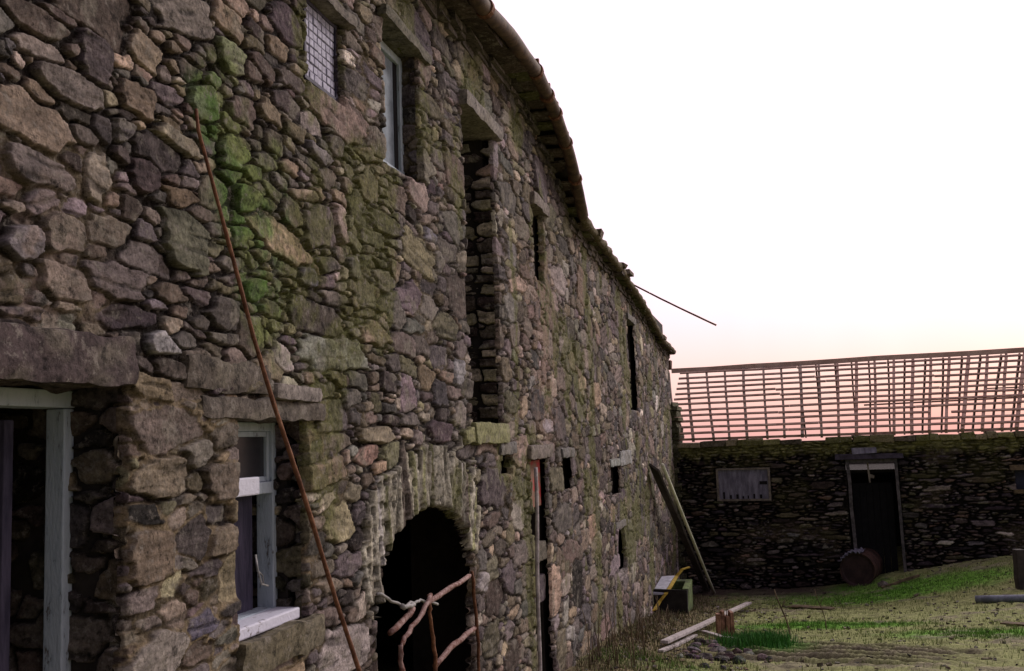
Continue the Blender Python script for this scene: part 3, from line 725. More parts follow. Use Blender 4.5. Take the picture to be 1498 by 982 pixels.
# upper window 1: pale grid vent
R = UWIN1; HV = -.035
wf = frame([R[0] + .004, R[1] - .003, R[2] + .004, R[3] - .006], HV + .006, .018, .05, M_DOOR, barn, 'window_frame', bev=.002)
gm = MB(); nx_, nz_ = 7, 9
sa, sb, za, zb = R[0] + .02, R[1] - .02, R[2] + .02, R[3] - .02
for i in range(nx_):
    for k in range(nz_):
        ds_ = (sb - sa) / nx_; dz_ = (zb - za) / nz_
        wbox(gm, sa + ds_ * i + .002, sa + ds_ * (i + 1) - .002, za + dz_ * k + .003, za + dz_ * (k + 1) - .003, HV - .03, HV + random.uniform(-.004, .002))
gm.build('vent_grid', mat_mix('lilac_grey_grid', (.26, .25, .33), (.42, .41, .52), 30), wf, bevel=.003)
gm = MB(); wbox(gm, sa, sb, za, zb, HV - .045, HV - .006); gm.build('vent_backing', mat_mix('grey_putty', (.16, .155, .21), (.24, .235, .3), 20), wf)
# upper window 3: dark opening with a small ledge
R = UWIN3
gm = MB(); wbox(gm, R[0], R[1], R[2], R[2] + (R[3] - R[2]) * .30, -.30, -.26); gm.build('window_board', M_BLACK, barn)
# narrow doorway with the red stained board
R = NDOOR; zb1 = wall_sz(806, 668)[1]
gm = MB(); z_hi = R[3] - .02; z_lo = wall_sz(800, 740)[1]
wbox(gm, R[0] + .01, R[1] - .01, z_lo, z_hi, -.10, -.06)
gm.build('red_stained_board', M_RED, barn, bevel=.004)
zs1 = wall_sz(800, 820)[1]; 
rough_slab('doorway_stone', R[0] + .06, R[1] + .01, zs1, zs1 + .14, -.3, -.03, (.13, .115, .09), 31)
rough_slab('doorway_stone', R[0] + .16, R[1] + .01, zs1 - .32, zs1 - .12, -.3, -.05, (.09, .07, .08), 32)
print('barn ok')

# ------------------------------------------------------------------ outbuilding across the yard
outb = empty('outbuilding', FW(4, .2), 'low dark stone outbuilding across the yard, its roof stripped to bare rafters and laths', 'outbuilding')
LEN = 11.5
ZE = 2.70
FD = [far_sz(1241, 740)[0], far_sz(1318, 740)[0], -.2, far_sz(1280, 672)[1]]
FWN = [far_sz(1048, 707)[0], far_sz(1127, 707)[0], far_sz(1088, 733)[1], far_sz(1088, 685)[1]]
FW2 = [far_sz(1487, 707)[0], far_sz(1487, 707)[0] + .8, far_sz(1490, 716)[1], far_sz(1490, 688)[1]]
FR = [FD, FWN, FW2]
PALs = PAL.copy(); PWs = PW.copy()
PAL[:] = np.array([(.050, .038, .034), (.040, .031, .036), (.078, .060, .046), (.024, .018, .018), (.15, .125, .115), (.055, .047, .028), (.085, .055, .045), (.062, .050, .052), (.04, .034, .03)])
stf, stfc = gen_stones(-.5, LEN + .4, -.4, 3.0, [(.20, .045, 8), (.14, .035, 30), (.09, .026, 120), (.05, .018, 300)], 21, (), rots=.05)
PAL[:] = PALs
SV = np.arange(-.35, LEN + .01, .017); ZV = np.arange(-.3, ZE + .001, .012)
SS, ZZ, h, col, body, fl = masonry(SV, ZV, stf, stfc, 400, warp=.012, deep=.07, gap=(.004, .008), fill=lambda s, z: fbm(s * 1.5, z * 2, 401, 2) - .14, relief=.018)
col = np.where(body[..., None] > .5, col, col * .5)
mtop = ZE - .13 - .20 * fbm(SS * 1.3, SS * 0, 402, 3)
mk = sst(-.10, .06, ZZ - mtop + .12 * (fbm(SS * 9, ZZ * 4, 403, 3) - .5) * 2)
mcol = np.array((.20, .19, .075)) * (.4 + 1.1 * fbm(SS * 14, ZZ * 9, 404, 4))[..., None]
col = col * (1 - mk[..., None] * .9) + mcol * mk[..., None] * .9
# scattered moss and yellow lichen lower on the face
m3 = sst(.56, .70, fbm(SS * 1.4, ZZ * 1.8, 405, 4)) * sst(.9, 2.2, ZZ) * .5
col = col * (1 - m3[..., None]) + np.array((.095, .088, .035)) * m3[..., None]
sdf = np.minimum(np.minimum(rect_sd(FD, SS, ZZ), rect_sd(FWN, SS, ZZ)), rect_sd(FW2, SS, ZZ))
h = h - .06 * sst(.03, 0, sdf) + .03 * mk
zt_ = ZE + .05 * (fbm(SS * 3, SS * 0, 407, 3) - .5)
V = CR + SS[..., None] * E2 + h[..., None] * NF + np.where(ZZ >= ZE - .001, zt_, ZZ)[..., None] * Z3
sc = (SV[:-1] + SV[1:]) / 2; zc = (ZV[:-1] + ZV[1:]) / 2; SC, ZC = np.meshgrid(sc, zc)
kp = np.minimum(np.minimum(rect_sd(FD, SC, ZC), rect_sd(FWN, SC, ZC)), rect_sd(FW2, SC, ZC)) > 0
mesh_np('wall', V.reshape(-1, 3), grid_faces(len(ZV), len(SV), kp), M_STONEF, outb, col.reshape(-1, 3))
def fbox(mb, s0, s1, z0, z1, h0, h1, col=(1, 1, 1), jit=0):
    mb.obox(FW(s0, z0, h1), E2 * (s1 - s0), -NF * (h1 - h0), Z3 * (z1 - z0), col, jit)
m = MB(); ss_ = sorted(set([-.35, LEN] + [v for R in FR for v in R[:2]])); zs2 = sorted(set([-.3] + [v for R in FR for v in R[2:]] + [ZE - .06]))
for i in range(len(ss_) - 1):
    for k in range(len(zs2) - 1):
        c_ = ((ss_[i] + ss_[i + 1]) / 2, (zs2[k] + zs2[k + 1]) / 2)
        if any(R[0] < c_[0] < R[1] and R[2] < c_[1] < R[3] for R in FR): continue
        fbox(m, ss_[i], ss_[i + 1], zs2[k], zs2[k + 1], -.5, -.09)
m.build('inner_wall', M_CORE, outb)
SPAN = 4.2; BK = -SPAN
m = MB(); fbox(m, -.35, LEN, -.3, ZE - .03, BK - .45, BK); m.build('back_wall', M_CORE, outb)
m = MB(); fbox(m, LEN - .45, LEN, -.3, ZE - .05, BK + .01, -.51); m.build('end_wall', M_CORE, outb)
# unseen boarding under the bare roof, there to shut out the light inside
m = MB(); fbox(m, -.3, LEN - .5, ZE - .62, ZE - .56, BK + .02, -.52); m.build('light_blocking_boards', M_CORE, outb)
# turf and loose stones on the wall head
m = MB(); s = 0.1
while s < LEN:
    w = random.uniform(.15, .5); g = random.uniform(.6, 1.3)
    if not (far_sz(1163, 650)[0] < s < far_sz(1182, 650)[0]):
        c = random.choice([(.20, .19, .08), (.17, .165, .06), (.12, .10, .07), (.24, .20, .12)])
        fbox(m, s, s + w * .98, ZE - .05, ZE + random.uniform(.03, .09), -.42, .04 + random.uniform(-.02, .05), tuple(g * v for v in c), .012)
    s += w
m.build('wall_head_turf', M_SLAB, outb, bevel=.012)
m = MB(); fbox(m, 0.0, LEN, ZE + .085, ZE + .125, -.14, -.03, jit=.004); m.build('wall_plate', M_BAT, outb)
# roof frame
RZ = far_sz(1240, 528, -SPAN / 2 - .1)[1]
RH = -SPAN / 2 - .2
eS, eR = np.array((.02, ZE + .13)), np.array((RH, RZ - .06))
m = MB(); m.beam(FW(-.3, RZ, RH), FW(LEN, RZ + .04, RH), .045, .10, seg=14, wob=.006); m.build('ridge_board', M_RIDGE, outb)
NR = 33; r_ = random.Random(4)
def rafter(s, front, mat, w=.045, top=None):
    m = MB(); a, b = (eS if front else np.array((BK - .15, ZE + .1))), eR
    db = .03 * r_.uniform(-1, 1); st_ = s if top is None else top
    m.beam(FW(s + db, a[1] - .03, a[0] + r_.uniform(-.03, .03)), FW(st_ + r_.uniform(-.012, .012), b[1], b[0] + (.02 if front else -.02)), w, .085, seg=3, wob=.006)
    return m.build('rafter', mat, outb)
for k in range(-1, 34):
    sb_ = far_sz(1016 + 26.4 * k, 650, 0)[0]; st_ = far_sz(1005 + 27.5 * k, 530, RH)[0]
    if sb_ < LEN - .1: rafter(sb_, True, M_BATG if k < 8 else M_BAT, .045 if k % 3 else .055, st_)
for k in range(6, NR): rafter(.30 + k * .345 + r_.uniform(-.02, .02), False, M_BATG, .035)
nb = 12
for k in range(nb):
    t = (k + .35) / nb; h_ = eS[0] + (eR[0] - eS[0]) * t; z_ = eS[1] + (eR[1] - eS[1]) * t + .055
    m = MB(); s0_ = -.1; s1_ = LEN
    cuts = [s0_]
    while cuts[-1] < s1_: cuts.append(cuts[-1] + r_.uniform(1.6, 3.0))
    for q in range(len(cuts) - 1):
        e_ = min(cuts[q + 1], s1_)
        if k in (1, 2) and r_.random() < .25: e_ -= .35
        dy = r_.uniform(-.008, .008); m.beam(FW(cuts[q], z_ + dy, h_ + .02), FW(e_ - .004, z_ + dy + r_.uniform(-.012, .012), h_ + .02), .042, .026, up=NF * .7 + Z3 * .7, seg=3, wob=.004)
    m.build('lath', M_BAT, outb)
for t in (.50,):
    h_ = (BK) + (eR[0] - BK) * t; z_ = ZE + .1 + (eR[1] - ZE - .1) * t - .07
    m = MB(); m.beam(FW(3.6, z_ - .05, h_), FW(LEN, z_ + .02, h_), .035, .035, seg=6, wob=.006); m.build('purlin', M_BAT, outb)
for k in (0, 2): 
    t = (k * 2.7 + 2.2) / 14; h_ = BK + (eR[0] - BK) * t; z_ = ZE + .1 + (eR[1] - ZE - .1) * t + .05
    m = MB(); m.beam(FW(5.2 + k * .4, z_, h_), FW(LEN, z_, h_), .05, .026, seg=4, wob=.004); m.build('lath', M_BATG, outb)
# door of the outbuilding
m = MB(); fbox(m, FD[0] - .18, FD[1] + .10, FD[3] + .004, FD[3] + .10, -.3, .05, jit=.006); m.build('lintel', mat_mix('purple_timber', (.03, .022, .035), (.075, .06, .09), 8), outb, bevel=.008)
m = MB(); m.obox(FW(FD[0] + .12, FD[3] + .105, .05), E2 * .42, -NF * .25, Z3 * .11, (1, 1, 1), .01); m.build('loose_slate', M_BOARD, outb, bevel=.006)
m = MB()
m.beam(FW(FD[0] + .035, FD[3], -.05), FW(FD[0] + .09, .25, -.05), .06, .09, up=NF, seg=5, wob=.006)
m.beam(FW(FD[1] - .03, FD[3], -.05), FW(FD[1] - .005, .25, -.05), .05, .09, up=NF, seg=5, wob=.004)
m.beam(FW(FD[0] + .05, FD[3] - .03, -.055), FW(FD[1] - .05, FD[3] - .03, -.055), .05, .06, seg=2)
m.build('door_frame', mat_mix('grey_frame', (.05, .045, .045), (.14, .12, .125), 10), outb)
m = MB(); pd = far_sz(1270, 690)[0]
m.beam(FW(pd, FD[3] - .05, -.12), FW(pd + .02, FD[3] - .42, -.12), .03, .05, up=NF); m.beam(FW(pd + .02, FD[3] - .30, -.12), FW(pd + .10, FD[3] - .32, -.12), .03, .06)
m.build('broken_door_stud', M_WOOD, outb)
m = MB(); 
for k in range(6):
    ww = (FD[1] - FD[0] - .2) / 6; fbox(m, FD[0] + .1 + ww * k, FD[0] + .1 + ww * (k + 1) - .006, .0, 1.9, -.42, -.38)
m.build('door_leaf', M_BLACK, outb)
# boarded window
wfr = MB(); R = FWN
fbox(wfr, R[0], R[0] + .04, R[2], R[3], -.06, 0); fbox(wfr, R[1] - .04, R[1], R[2], R[3], -.06, 0); fbox(wfr, R[0] + .04, R[1] - .04, R[2], R[2] + .035, -.06, -.002); fbox(wfr, R[0] + .04, R[1] - .04, R[3] - .03, R[3], -.06, -.002)
wfo = wfr.build('window_frame', M_WOOD, outb)
m = MB(); n_ = 5; ww = (R[1] - R[0] - .08) / n_
for k in range(n_): fbox(m, R[0] + .04 + ww * k, R[0] + .04 + ww * (k + 1) - .003, R[2] + .035, R[3] - .03, -.05, -.03 + random.uniform(-.003, .003))
m.build('board', M_BOARD, wfo)
m = MB()
for k in range(7):
    sa_ = R[0] + .12 + k * .115 + random.uniform(-.03, .03); fbox(m, sa_, sa_ + random.uniform(.02, .05), R[2] + .04, R[2] + random.uniform(.07, .17), -.03, -.024)
    m.build('peeled_patch', M_BLACK, wfo); m = MB()
fbox(m, R[1] - .20, R[1] - .06, R[2] + .30, R[2] + .36, -.03, -.024)
m.build('peeled_patch', M_BLACK, wfo)
m = MB(); R = FW2; fbox(m, R[0], R[1], R[2], R[3], -.15, -.10); m.build('window_board', mat_mix('dark_blue_board', (.015, .015, .03), (.03, .03, .055), 6), outb)
m = MB(); fbox(m, R[0] - .08, R[1] + .1, R[3] + .003, R[3] + .09, -.2, .03, jit=.006); fbox(m, R[0] - .05, R[1] + .1, R[2] - .07, R[2] - .003, -.2, .04, jit=.006); m.build('lintel', M_STEM, outb)
# mossy toothed joint between barn end and outbuilding
m = MB(); z_ = .2
while z_ < 3.5:
    t_ = random.uniform(.05, .12); g = random.uniform(.6, 1.2)
    fbox(m, -.05, .06 + random.uniform(0, .12), z_, z_ + t_, -.5, .05 + random.uniform(0, .06), tuple(g * v for v in (.10, .095, .05)), .008); z_ += t_ * 1.06
m.build('toothing_stones', M_SLAB, outb)

# ------------------------------------------------------------------ ground
def gpt(px, py, dz=0.0):
    """point of the ground seen at a photo point"""
    d = ray(px, py); lo, hi = 3.0, 60.0
    ks = np.arange(lo, hi, .02); pts_ = EYE[None] + d[None] * ks[:, None]
    k = ks[np.argmax(pts_[:, 2] < gfine(pts_[:, 0], pts_[:, 1]))]
    p = EYE + d * k; return np.array((p[0], p[1], float(gfine(p[0], p[1])) + dz))
xs = np.concatenate([np.linspace(-200, -6, 30), np.arange(-5.8, -1.2, .25), np.arange(-1.2, 12, .035), np.linspace(12.2, 200, 40)])
ys = np.concatenate([np.linspace(-120, -3, 30), np.arange(-2.8, 7.5, .2), np.arange(7.6, 19.6, .035), np.linspace(19.8, 40, 20), np.linspace(45, 250, 20)])
XX, YY = np.meshgrid(xs, ys)
GZ = gfine(XX, YY)
inside = sst(20.5, 19.5, YY) * sst(-2, -1, XX)
# wheel ruts across the bottom right and ridges of churned mud
rutA = gpt(1060, 945); rutB = gpt(1400, 960)
dr_ = (rutB - rutA)[:2]; dr_ /= np.linalg.norm(dr_); nr_ = np.array((-dr_[1], dr_[0]))
rc = (XX - rutA[0]) * nr_[0] + (YY - rutA[1]) * nr_[1]; rl = (XX - rutA[0]) * dr_[0] + (YY - rutA[1]) * dr_[1]
rutm = sst(.95, .55, np.abs(rc + .10)) * sst(-.2, .4, rl) * sst(3.1, 2.1, rl + .5 * fbm(XX * 3, YY * 3, 91, 2))
GZ = GZ + rutm * (.06 * np.sin(rc * 24 + 3 * fbm(XX * 1.2, YY * 1.2, 88, 2)) - .02)
G3 = np.array((1., 1., 1.))
n1 = fbm(XX * .8, YY * 1.6, 60, 4); n2 = fbm(XX * 5, YY * 7, 61, 4); n3 = fbm(XX * 22, YY * 26, 62, 3)
green = np.array((.078, .175, .024)); olive = np.array((.135, .145, .06)); mud = np.array((.14, .125, .085)); dark = np.array((.03, .024, .02)); brown = np.array((.095, .07, .045))
gc = olive[None, None] * np.ones(XX.shape + (1,))
def mixc(c, t, w): return c * (1 - w[..., None]) + t * w[..., None]
def blob(px, py, rx, ry, a=1.0):
    p = gpt(px, py); return a * np.exp(-((XX - p[0]) / rx) ** 2 - ((YY - p[1]) / ry) ** 2)
gm_ = np.maximum.reduce([blob(1120, 950, .5, .5, 1.1), blob(1180, 916, .9, .45), blob(1250, 915, .9, .4, .9), blob(1440, 928, 1.0, .5, .9), blob(1300, 868, 1.6, .9, 1.0), blob(1400, 850, 1.2, .8, .7), blob(1200, 870, 1.2, .7, .9), blob(1100, 870, .8, .6, .6), blob(900, 960, .8, .6, .8), blob(1060, 880, .5, .5, .5)])
gc = mixc(gc, green, sst(.35, .75, gm_ * .9 + n2 * .5 - .05))
gc = mixc(gc, mud, sst(.55, .66, n1 * .6 + n2 * .4) * .75)
lw = sst(1.5, .5, XX - (-1.7625 + .25 * YY) + .5 * (n2 - .5))
gc = mixc(gc, brown, lw * .8)
gc = mixc(gc, np.array((.07, .06, .045)), rutm * .5)
gc = mixc(gc, dark, rutm * sst(.5, -.5, np.sin(rc * 24 + 3 * fbm(XX * 1.2, YY * 1.2, 88, 2))) * .8)
gc = mixc(gc, dark, sst(.64, .74, n2) * .5)
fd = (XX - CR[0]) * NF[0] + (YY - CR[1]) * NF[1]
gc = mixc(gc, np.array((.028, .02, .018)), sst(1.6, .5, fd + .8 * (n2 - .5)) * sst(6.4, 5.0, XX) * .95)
gc = gc * (.95 + 1.7 * n3)[..., None]
GZ = GZ + .028 * (n3 - .5) + .035 * (n2 - .5)
ground = mesh_np('ground', np.stack([XX, YY, GZ], -1).reshape(-1, 3), grid_faces(len(ys), len(xs)), mat_attr('yard_earth', .95, 40, .5, .6, .02, .1, 50), None, gc.reshape(-1, 3))
ground['kind'] = 'structure'

# grass blades
def blades(name, P, hgt, wid, colf, mat, label, cat='grass', lean=.5):
    n = len(P); a = rng.uniform(0, 2 * np.pi, n); l = rng.uniform(0, lean, n); hh = hgt * rng.uniform(.5, 1.3, n); ww = wid * rng.uniform(.6, 1.3, n)
    b = rng.uniform(0, 2 * np.pi, n)
    side = np.stack([np.cos(b), np.sin(b), 0 * b], -1) * ww[:, None] / 2
    ln = np.stack([np.cos(a) * l, np.sin(a) * l, 0 * a], -1) * hh[:, None]
    up = np.stack([0 * a, 0 * a, hh], -1)
    V = np.stack([P - side, P + side, P + side * .7 + up * .6 + ln * .45, P - side * .7 + up * .6 + ln * .45, P + up + ln + side * .1], 1)
    i = np.arange(n)[:, None] * 5
    Fa = np.concatenate([i + np.array([[0, 1, 2]]), i + np.array([[0, 2, 3]]), i + np.array([[3, 2, 4]])])
    c = np.repeat(colf, 5, 0)
    o = mesh_np(name, V.reshape(-1, 3), Fa, mat, None, c, smooth=False)
    return tag(o, label, cat, kind='stuff')
M_LEAF = mat_attr('grass_blade', .7, 5, .3, .0, .001, .2)
def interp_green(X, Y):
    m = 0
    for px, py, rx, ry, a in [(1120, 950, .5, .5, 1.1), (1180, 916, .9, .45, 1), (1250, 915, .9, .4, .9), (1440, 928, 1.0, .5, .9), (1300, 868, 1.6, .9, 1), (1400, 850, 1.2, .8, .7), (1200, 870, 1.2, .7, .9), (1100, 870, .8, .6, .6), (900, 960, .8, .6, .8)]:
        p = gpt(px, py); m = np.maximum(m, a * np.exp(-((X - p[0]) / rx) ** 2 - ((Y - p[1]) / ry) ** 2))
    return m
n = 300000
gx = rng.uniform(-1, 9.5, n); gy = rng.uniform(8.2, 19.2, n)
mg = interp_green(gx, gy); dn = fbm(gx * 5, gy * 7, 61, 4); big = fbm(gx * .8, gy * 1.6, 60, 4)
pr = .10 + .9 * mg - .5 * sst(.55, .7, dn) + .25 * (.55 - big)
wd = gx - (-1.7625 + .25 * gy)
rcx = (gx - rutA[0]) * nr_[0] + (gy - rutA[1]) * nr_[1]; rlx = (gx - rutA[0]) * dr_[0] + (gy - rutA[1]) * dr_[1]
inr = (np.abs(rcx + .1) < .7) & (rlx > .1) & (rlx < 2.6)
fdx = (gx - CR[0]) * NF[0] + (gy - CR[1]) * NF[1]
ok = (rng.uniform(0, 1, n) < pr) & (wd > .12) & (fdx > .3) & ~(inr & (rng.uniform(0, 1, n) < .93)) & ~((fdx < 1.1) & (gx < 5.6))
gx, gy, mg = gx[ok], gy[ok], mg[ok]
P = np.stack([gx, gy, gfine(gx, gy) - .008], -1)
t = np.clip(mg + rng.normal(0, .25, len(gx)), 0, 1)[:, None]
cf = (np.array((.21, .24, .09)) * (1 - t) + np.array((.10, .25, .03)) * t) * rng.uniform(.6, 1.4, (len(gx), 1))
blades('grass', P, .045, .007, cf, M_LEAF, 'short patchy green and olive grass over the yard')
# taller tuft beside the block
c0 = gpt(1108, 946)
n = 3200; q = rng.normal(0, 1, (n, 2)) * np.array((.17, .20)); gx = c0[0] + q[:, 0]; gy = c0[1] + q[:, 1]
cf = np.array((.05, .19, .025)) * rng.uniform(.5, 1.5, (n, 1)) + rng.uniform(0, .02, (n, 3))
blades('tall_grass', np.stack([gx, gy, gfine(gx, gy) - .01], -1), .15, .008, cf, M_LEAF, 'bright green tuft of taller grass beside the orange block')
# dead stalks and weeds along the barn's foot
n = 5000; ss2 = rng.uniform(8.6, 18.5, n); hh2 = np.abs(rng.normal(0, .38, n)) + .05
pp = P0 + ss2[:, None] * T2 + hh2[:, None] * N2
cf = np.array([(.13, .10, .055), (.09, .065, .04), (.09, .11, .03), (.17, .13, .08)])[rng.integers(0, 4, n)] * rng.uniform(.5, 1.3, (n, 1))
blades('dry_weeds', np.stack([pp[:, 0], pp[:, 1], gfine(pp[:, 0], pp[:, 1]) - .01], -1), .085, .007, cf, M_LEAF, 'dry brown weeds and dead leaves along the foot of the barn wall', 'weeds', .9)
# dead bramble stems leaning on the barn's foot
m = MB(); r_ = random.Random(12)
for k in range(34):
    s_ = r_.uniform(8.8, 13.5); b_ = W(s_, 0, r_.uniform(.06, .5)); b_[2] = float(gfine(b_[0], b_[1])) - .02
    hgt = r_.uniform(.2, .75) * (1.1 - (s_ - 8.8) / 12); dx = r_.uniform(-.25, .25); pts = []
    for i in range(5):
        t = i / 4; pts.append(b_ + T2 * dx * t * t + Z3 * hgt * (t - .2 * t * t) - N2 * t * r_.uniform(0, .04))
    m.tube(pts, [.006, .005, .004, .003, .002], 5)
o = m.build('dead_brambles', M_STEM, None, smooth=True); tag(o, 'thin dead bramble stems standing against the foot of the barn', 'brambles', kind='stuff')
# fallen leaves, chips and small stones strewn near the barn
m = MB(); r_ = random.Random(3)
for k in range(1500):
    s_ = r_.uniform(8.5, 18); hh_ = abs(r_.gauss(0, .8)) + .05; b_ = W(s_, 0, hh_); z_ = float(gfine(b_[0], b_[1])); q = r_.uniform(.008, .028); g = r_.uniform(.5, 1.6)
    p = b_.copy(); p[2] = z_ - q * .2
    an = r_.uniform(0, 3.14); a_ = np.array((math.cos(an), math.sin(an), r_.uniform(-.3, .3))) * q * 1.6; bb = np.array((-math.sin(an), math.cos(an), r_.uniform(-.3, .3))) * q
    m.obox(p, a_, bb, Z3 * q * r_.uniform(.2, .7), tuple(g * v for v in r_.choice([(.13, .10, .08), (.16, .12, .07), (.10, .06, .04), (.2, .18, .17)])), q * .12)
for k in range(1400):
    x_, y_ = r_.uniform(.8, 9), r_.uniform(8.6, 18.3)
    if x_ < -1.7625 + .25 * y_ + .2 or (x_ - CR[0]) * NF[0] + (y_ - CR[1]) * NF[1] < .2: continue
    z_ = float(gfine(x_, y_)); q = r_.uniform(.008, .03) * (1.5 if r_.random() < .06 else 1); g = r_.uniform(.4, 1.4); an = r_.uniform(0, 3.14)
    a_ = np.array((math.cos(an), math.sin(an), r_.uniform(-.3, .3))) * q * 1.5; bb = np.array((-math.sin(an), math.cos(an), r_.uniform(-.3, .3))) * q
    m.obox(np.array((x_, y_, z_ - q * .1)), a_, bb, Z3 * q * r_.uniform(.3, .8), tuple(g * v for v in r_.choice([(.09, .07, .05), (.12, .10, .06), (.05, .04, .03), (.16, .15, .12)])), q * .15)
o = m.build('leaf_litter', M_SLAB, None); tag(o, 'dead leaves and stone chips strewn over the yard and along the barn', 'litter', kind='stuff')

# ------------------------------------------------------------------ things about the yard
# long rusty rod leaning on the barn near the camera
def rayp(px, py, off):
    return wpt(px, py, off)
pts = []
for (x, y, o) in [(287, 160, .035), (290, 190, .05), (313, 275, .08), (340, 375, .12), (370, 490, .17), (400, 590, .21), (430, 680, .25), (460, 775, .29), (492, 880, .33), (525, 980, .37), (560, 1090, .41)]:
    pts.append(rayp(x, y, o))
d = pts[-1] - pts[-2]; e = pts[-1].copy()
gl = float(gfine(e[0], e[1])); 
if e[2] > gl: pts.append(e + d * ((e[2] - gl) / -d[2]))
fine = []
for i in range(len(pts) - 1):
    for k in range(6): fine.append(pts[i] + (pts[i + 1] - pts[i]) * k / 6)
fine.append(pts[-1])
m = MB(); m.tube(fine, [.0052 + .0022 * min(1, i / 30) for i in range(len(fine))], 9, jit=.09)
o = m.build('leaning_rod', M_RUST, None, smooth=True); tag(o, 'long thin rusty rod leaning on the barn wall between the window and the arch', 'rod')
# rod jutting from the eaves
a = wpt(922, 412, .02); sE, zE = wall_sz(922, 414, .1)
b_ = EYE + ray(1048, 476) * (np.linalg.norm((wpt(922, 412, .1) - EYE)) / np.linalg.norm(ray(922, 412)) * 1.0)
m = MB(); pp = [wpt(912, 410, .02)] + [wpt(925, 416, .1) + (b_ - wpt(925, 416, .1)) * t + Z3 * (-.01 * math.sin(t * 3.1)) for t in np.linspace(0, 1, 10)]
m.tube(pp, .0125, 8, jit=.05); o = m.build('jutting_rod', M_RUST, None, smooth=True); tag(o, 'rusty rod jutting out against the sky from the barn eaves', 'rod')
# pale pipe standing in the narrow doorway
a = wpt(783.5, 684, .03); b_ = wpt(789.5, 985, .05); d = b_ - a; gl = float(gfine(b_[0], b_[1])); b2 = b_ + d * ((b_[2] - gl) / -d[2]) if b_[2] > gl else b_
m = MB(); m.tube([a + (b2 - a) * t + N2 * .004 * math.sin(t * 9) for t in np.linspace(0, 1, 14)], .0145, 8)
o = m.build('upright_pipe', M_PALEW, None, smooth=True); tag(o, 'thin pale pipe standing upright in front of the narrow doorway with red board', 'pipe')

# broken gate propped in the arch
gate = empty('broken_gate', W(AC, .9, .05), 'broken rusty gate with bent bars propped across the arched doorway', 'gate')
def bar(name, P, r, mat, off=.06, flat=None):
    m = MB(); q = [wpt(x, y, off + (o if o else 0)) for x, y, o in P]
    f = []
    for i in range(len(q) - 1):
        for k in range(4): f.append(q[i] + (q[i + 1] - q[i]) * k / 4 + rng.normal(0, .003, 3))
    f.append(q[-1]); m.tube(f, r, 9, jit=.10); return m.build(name, mat, gate, smooth=True)
bar('top_rail', [(624, 884, 0), (655, 862, 0), (686, 843, 0)], 0.0139, M_RUSTP)
bar('middle_rail', [(636, 974, 0), (665, 942, 0), (696, 917, 0)], 0.0145, M_RUSTP)
bar('gate_post', [(690, 835, .01), (696, 900, .01), (702, 985, .01), (706, 1060, .01)], 0.0092, M_RUST)
bar('upright', [(627, 872, .02), (629, 905, .02), (637, 960, .02), (641, 1040, .02)], 0.0099, M_RUST)
bar('brace', [(630, 870, .04), (612, 905, .04), (594, 930, .04), (587, 945, .04), (590, 990, .04), (592, 1050, .04)], 0.0112, M_RUSTP)
bar('broken_rail', [(574, 925, .0), (592, 906, .0), (604, 890, .0)], 0.0139, M_RUSTP)
bar('bent_wire', [(554, 868, 0), (572, 879, 0), (590, 888, 0), (602, 884, 0), (615, 878, 0), (628, 882, 0), (640, 884, 0)], 0.0066, M_GREYW)
bar('wire_tie', [(588, 889, .02), (600, 887, .02), (606, 884, .02)], 0.0106, M_GREYW)

# plank leaning against the far end of the barn
a = wpt(957, 684, .10); b_ = gpt(1034, 864, .0)
m = MB(); d = (b_ - a); side = np.cross(d / np.linalg.norm(d), N2); side /= np.linalg.norm(side)
m.beam(a, b_ + d * .01, .035, .19, up=T2 * -.6 + N2 * .3, seg=6, wob=.004)
o = m.build('leaning_plank', mat_mix('dark_plank', (.03, .025, .022), (.07, .06, .05), 8), None, bevel=.003); tag(o, 'wide dark plank leaning on the far end of the barn wall', 'plank')
a2 = wpt(962, 678, .16); b2 = gpt(1045, 868, .0); a2 = a2 - np.array((0, .25, 0)); a2 = EYE + ray(969, 680) * (a2[1] / ray(969, 680)[1])
m = MB(); m.tube([a2 + (b2 - a2) * t for t in np.linspace(0, 1, 9)], .026, 8, jit=.05); o = m.build('leaning_pole', mat_mix('pale_green_pole', (.55, .56, .42), (.75, .75, .58), 8), None, smooth=True)
tag(o, 'pale straight pole leaning in front of the wide dark plank', 'pole')

# trough with slab and yellow strap
tc = gpt(972, 898); ax = T2.copy(); ay = N2.copy()
tr = empty('stone_trough', tc, 'dark mossy stone trough on the ground by the far barn wall', 'trough')
H = .34
def lbox(m, o, a, b, c): m.obox(o, a, b, c, (1, 1, 1), .008)
k0 = tc - N2 * .28 - Z3 * .05
m = MB(); lbox(m, k0, T2 * .08, N2 * .62, Z3 * (H + .05)); m.build('near_side', M_CONCD, tr, bevel=.008)
m = MB(); lbox(m, k0 + T2 * .9, T2 * .08, N2 * .62, Z3 * (H + .05)); lbox(m, k0 + T2 * .081, T2 * .818, N2 * .08, Z3 * (H + .045)); m.build('far_sides', M_CONC, tr, bevel=.008)
m = MB(); lbox(m, k0 + N2 * .54 + T2 * .081, T2 * .818, N2 * .085, Z3 * (H + .047)); m.build('mossy_side', M_CONC, tr, bevel=.008)
m = MB(); lbox(m, k0 + T2 * .081 + N2 * .081, T2 * .818, N2 * .458, Z3 * .1); m.build('bottom', M_CONCD, tr)
ex = T2
def dpt(px, py, D):
    d = ray(px, py); return EYE + d * (D / d[1])
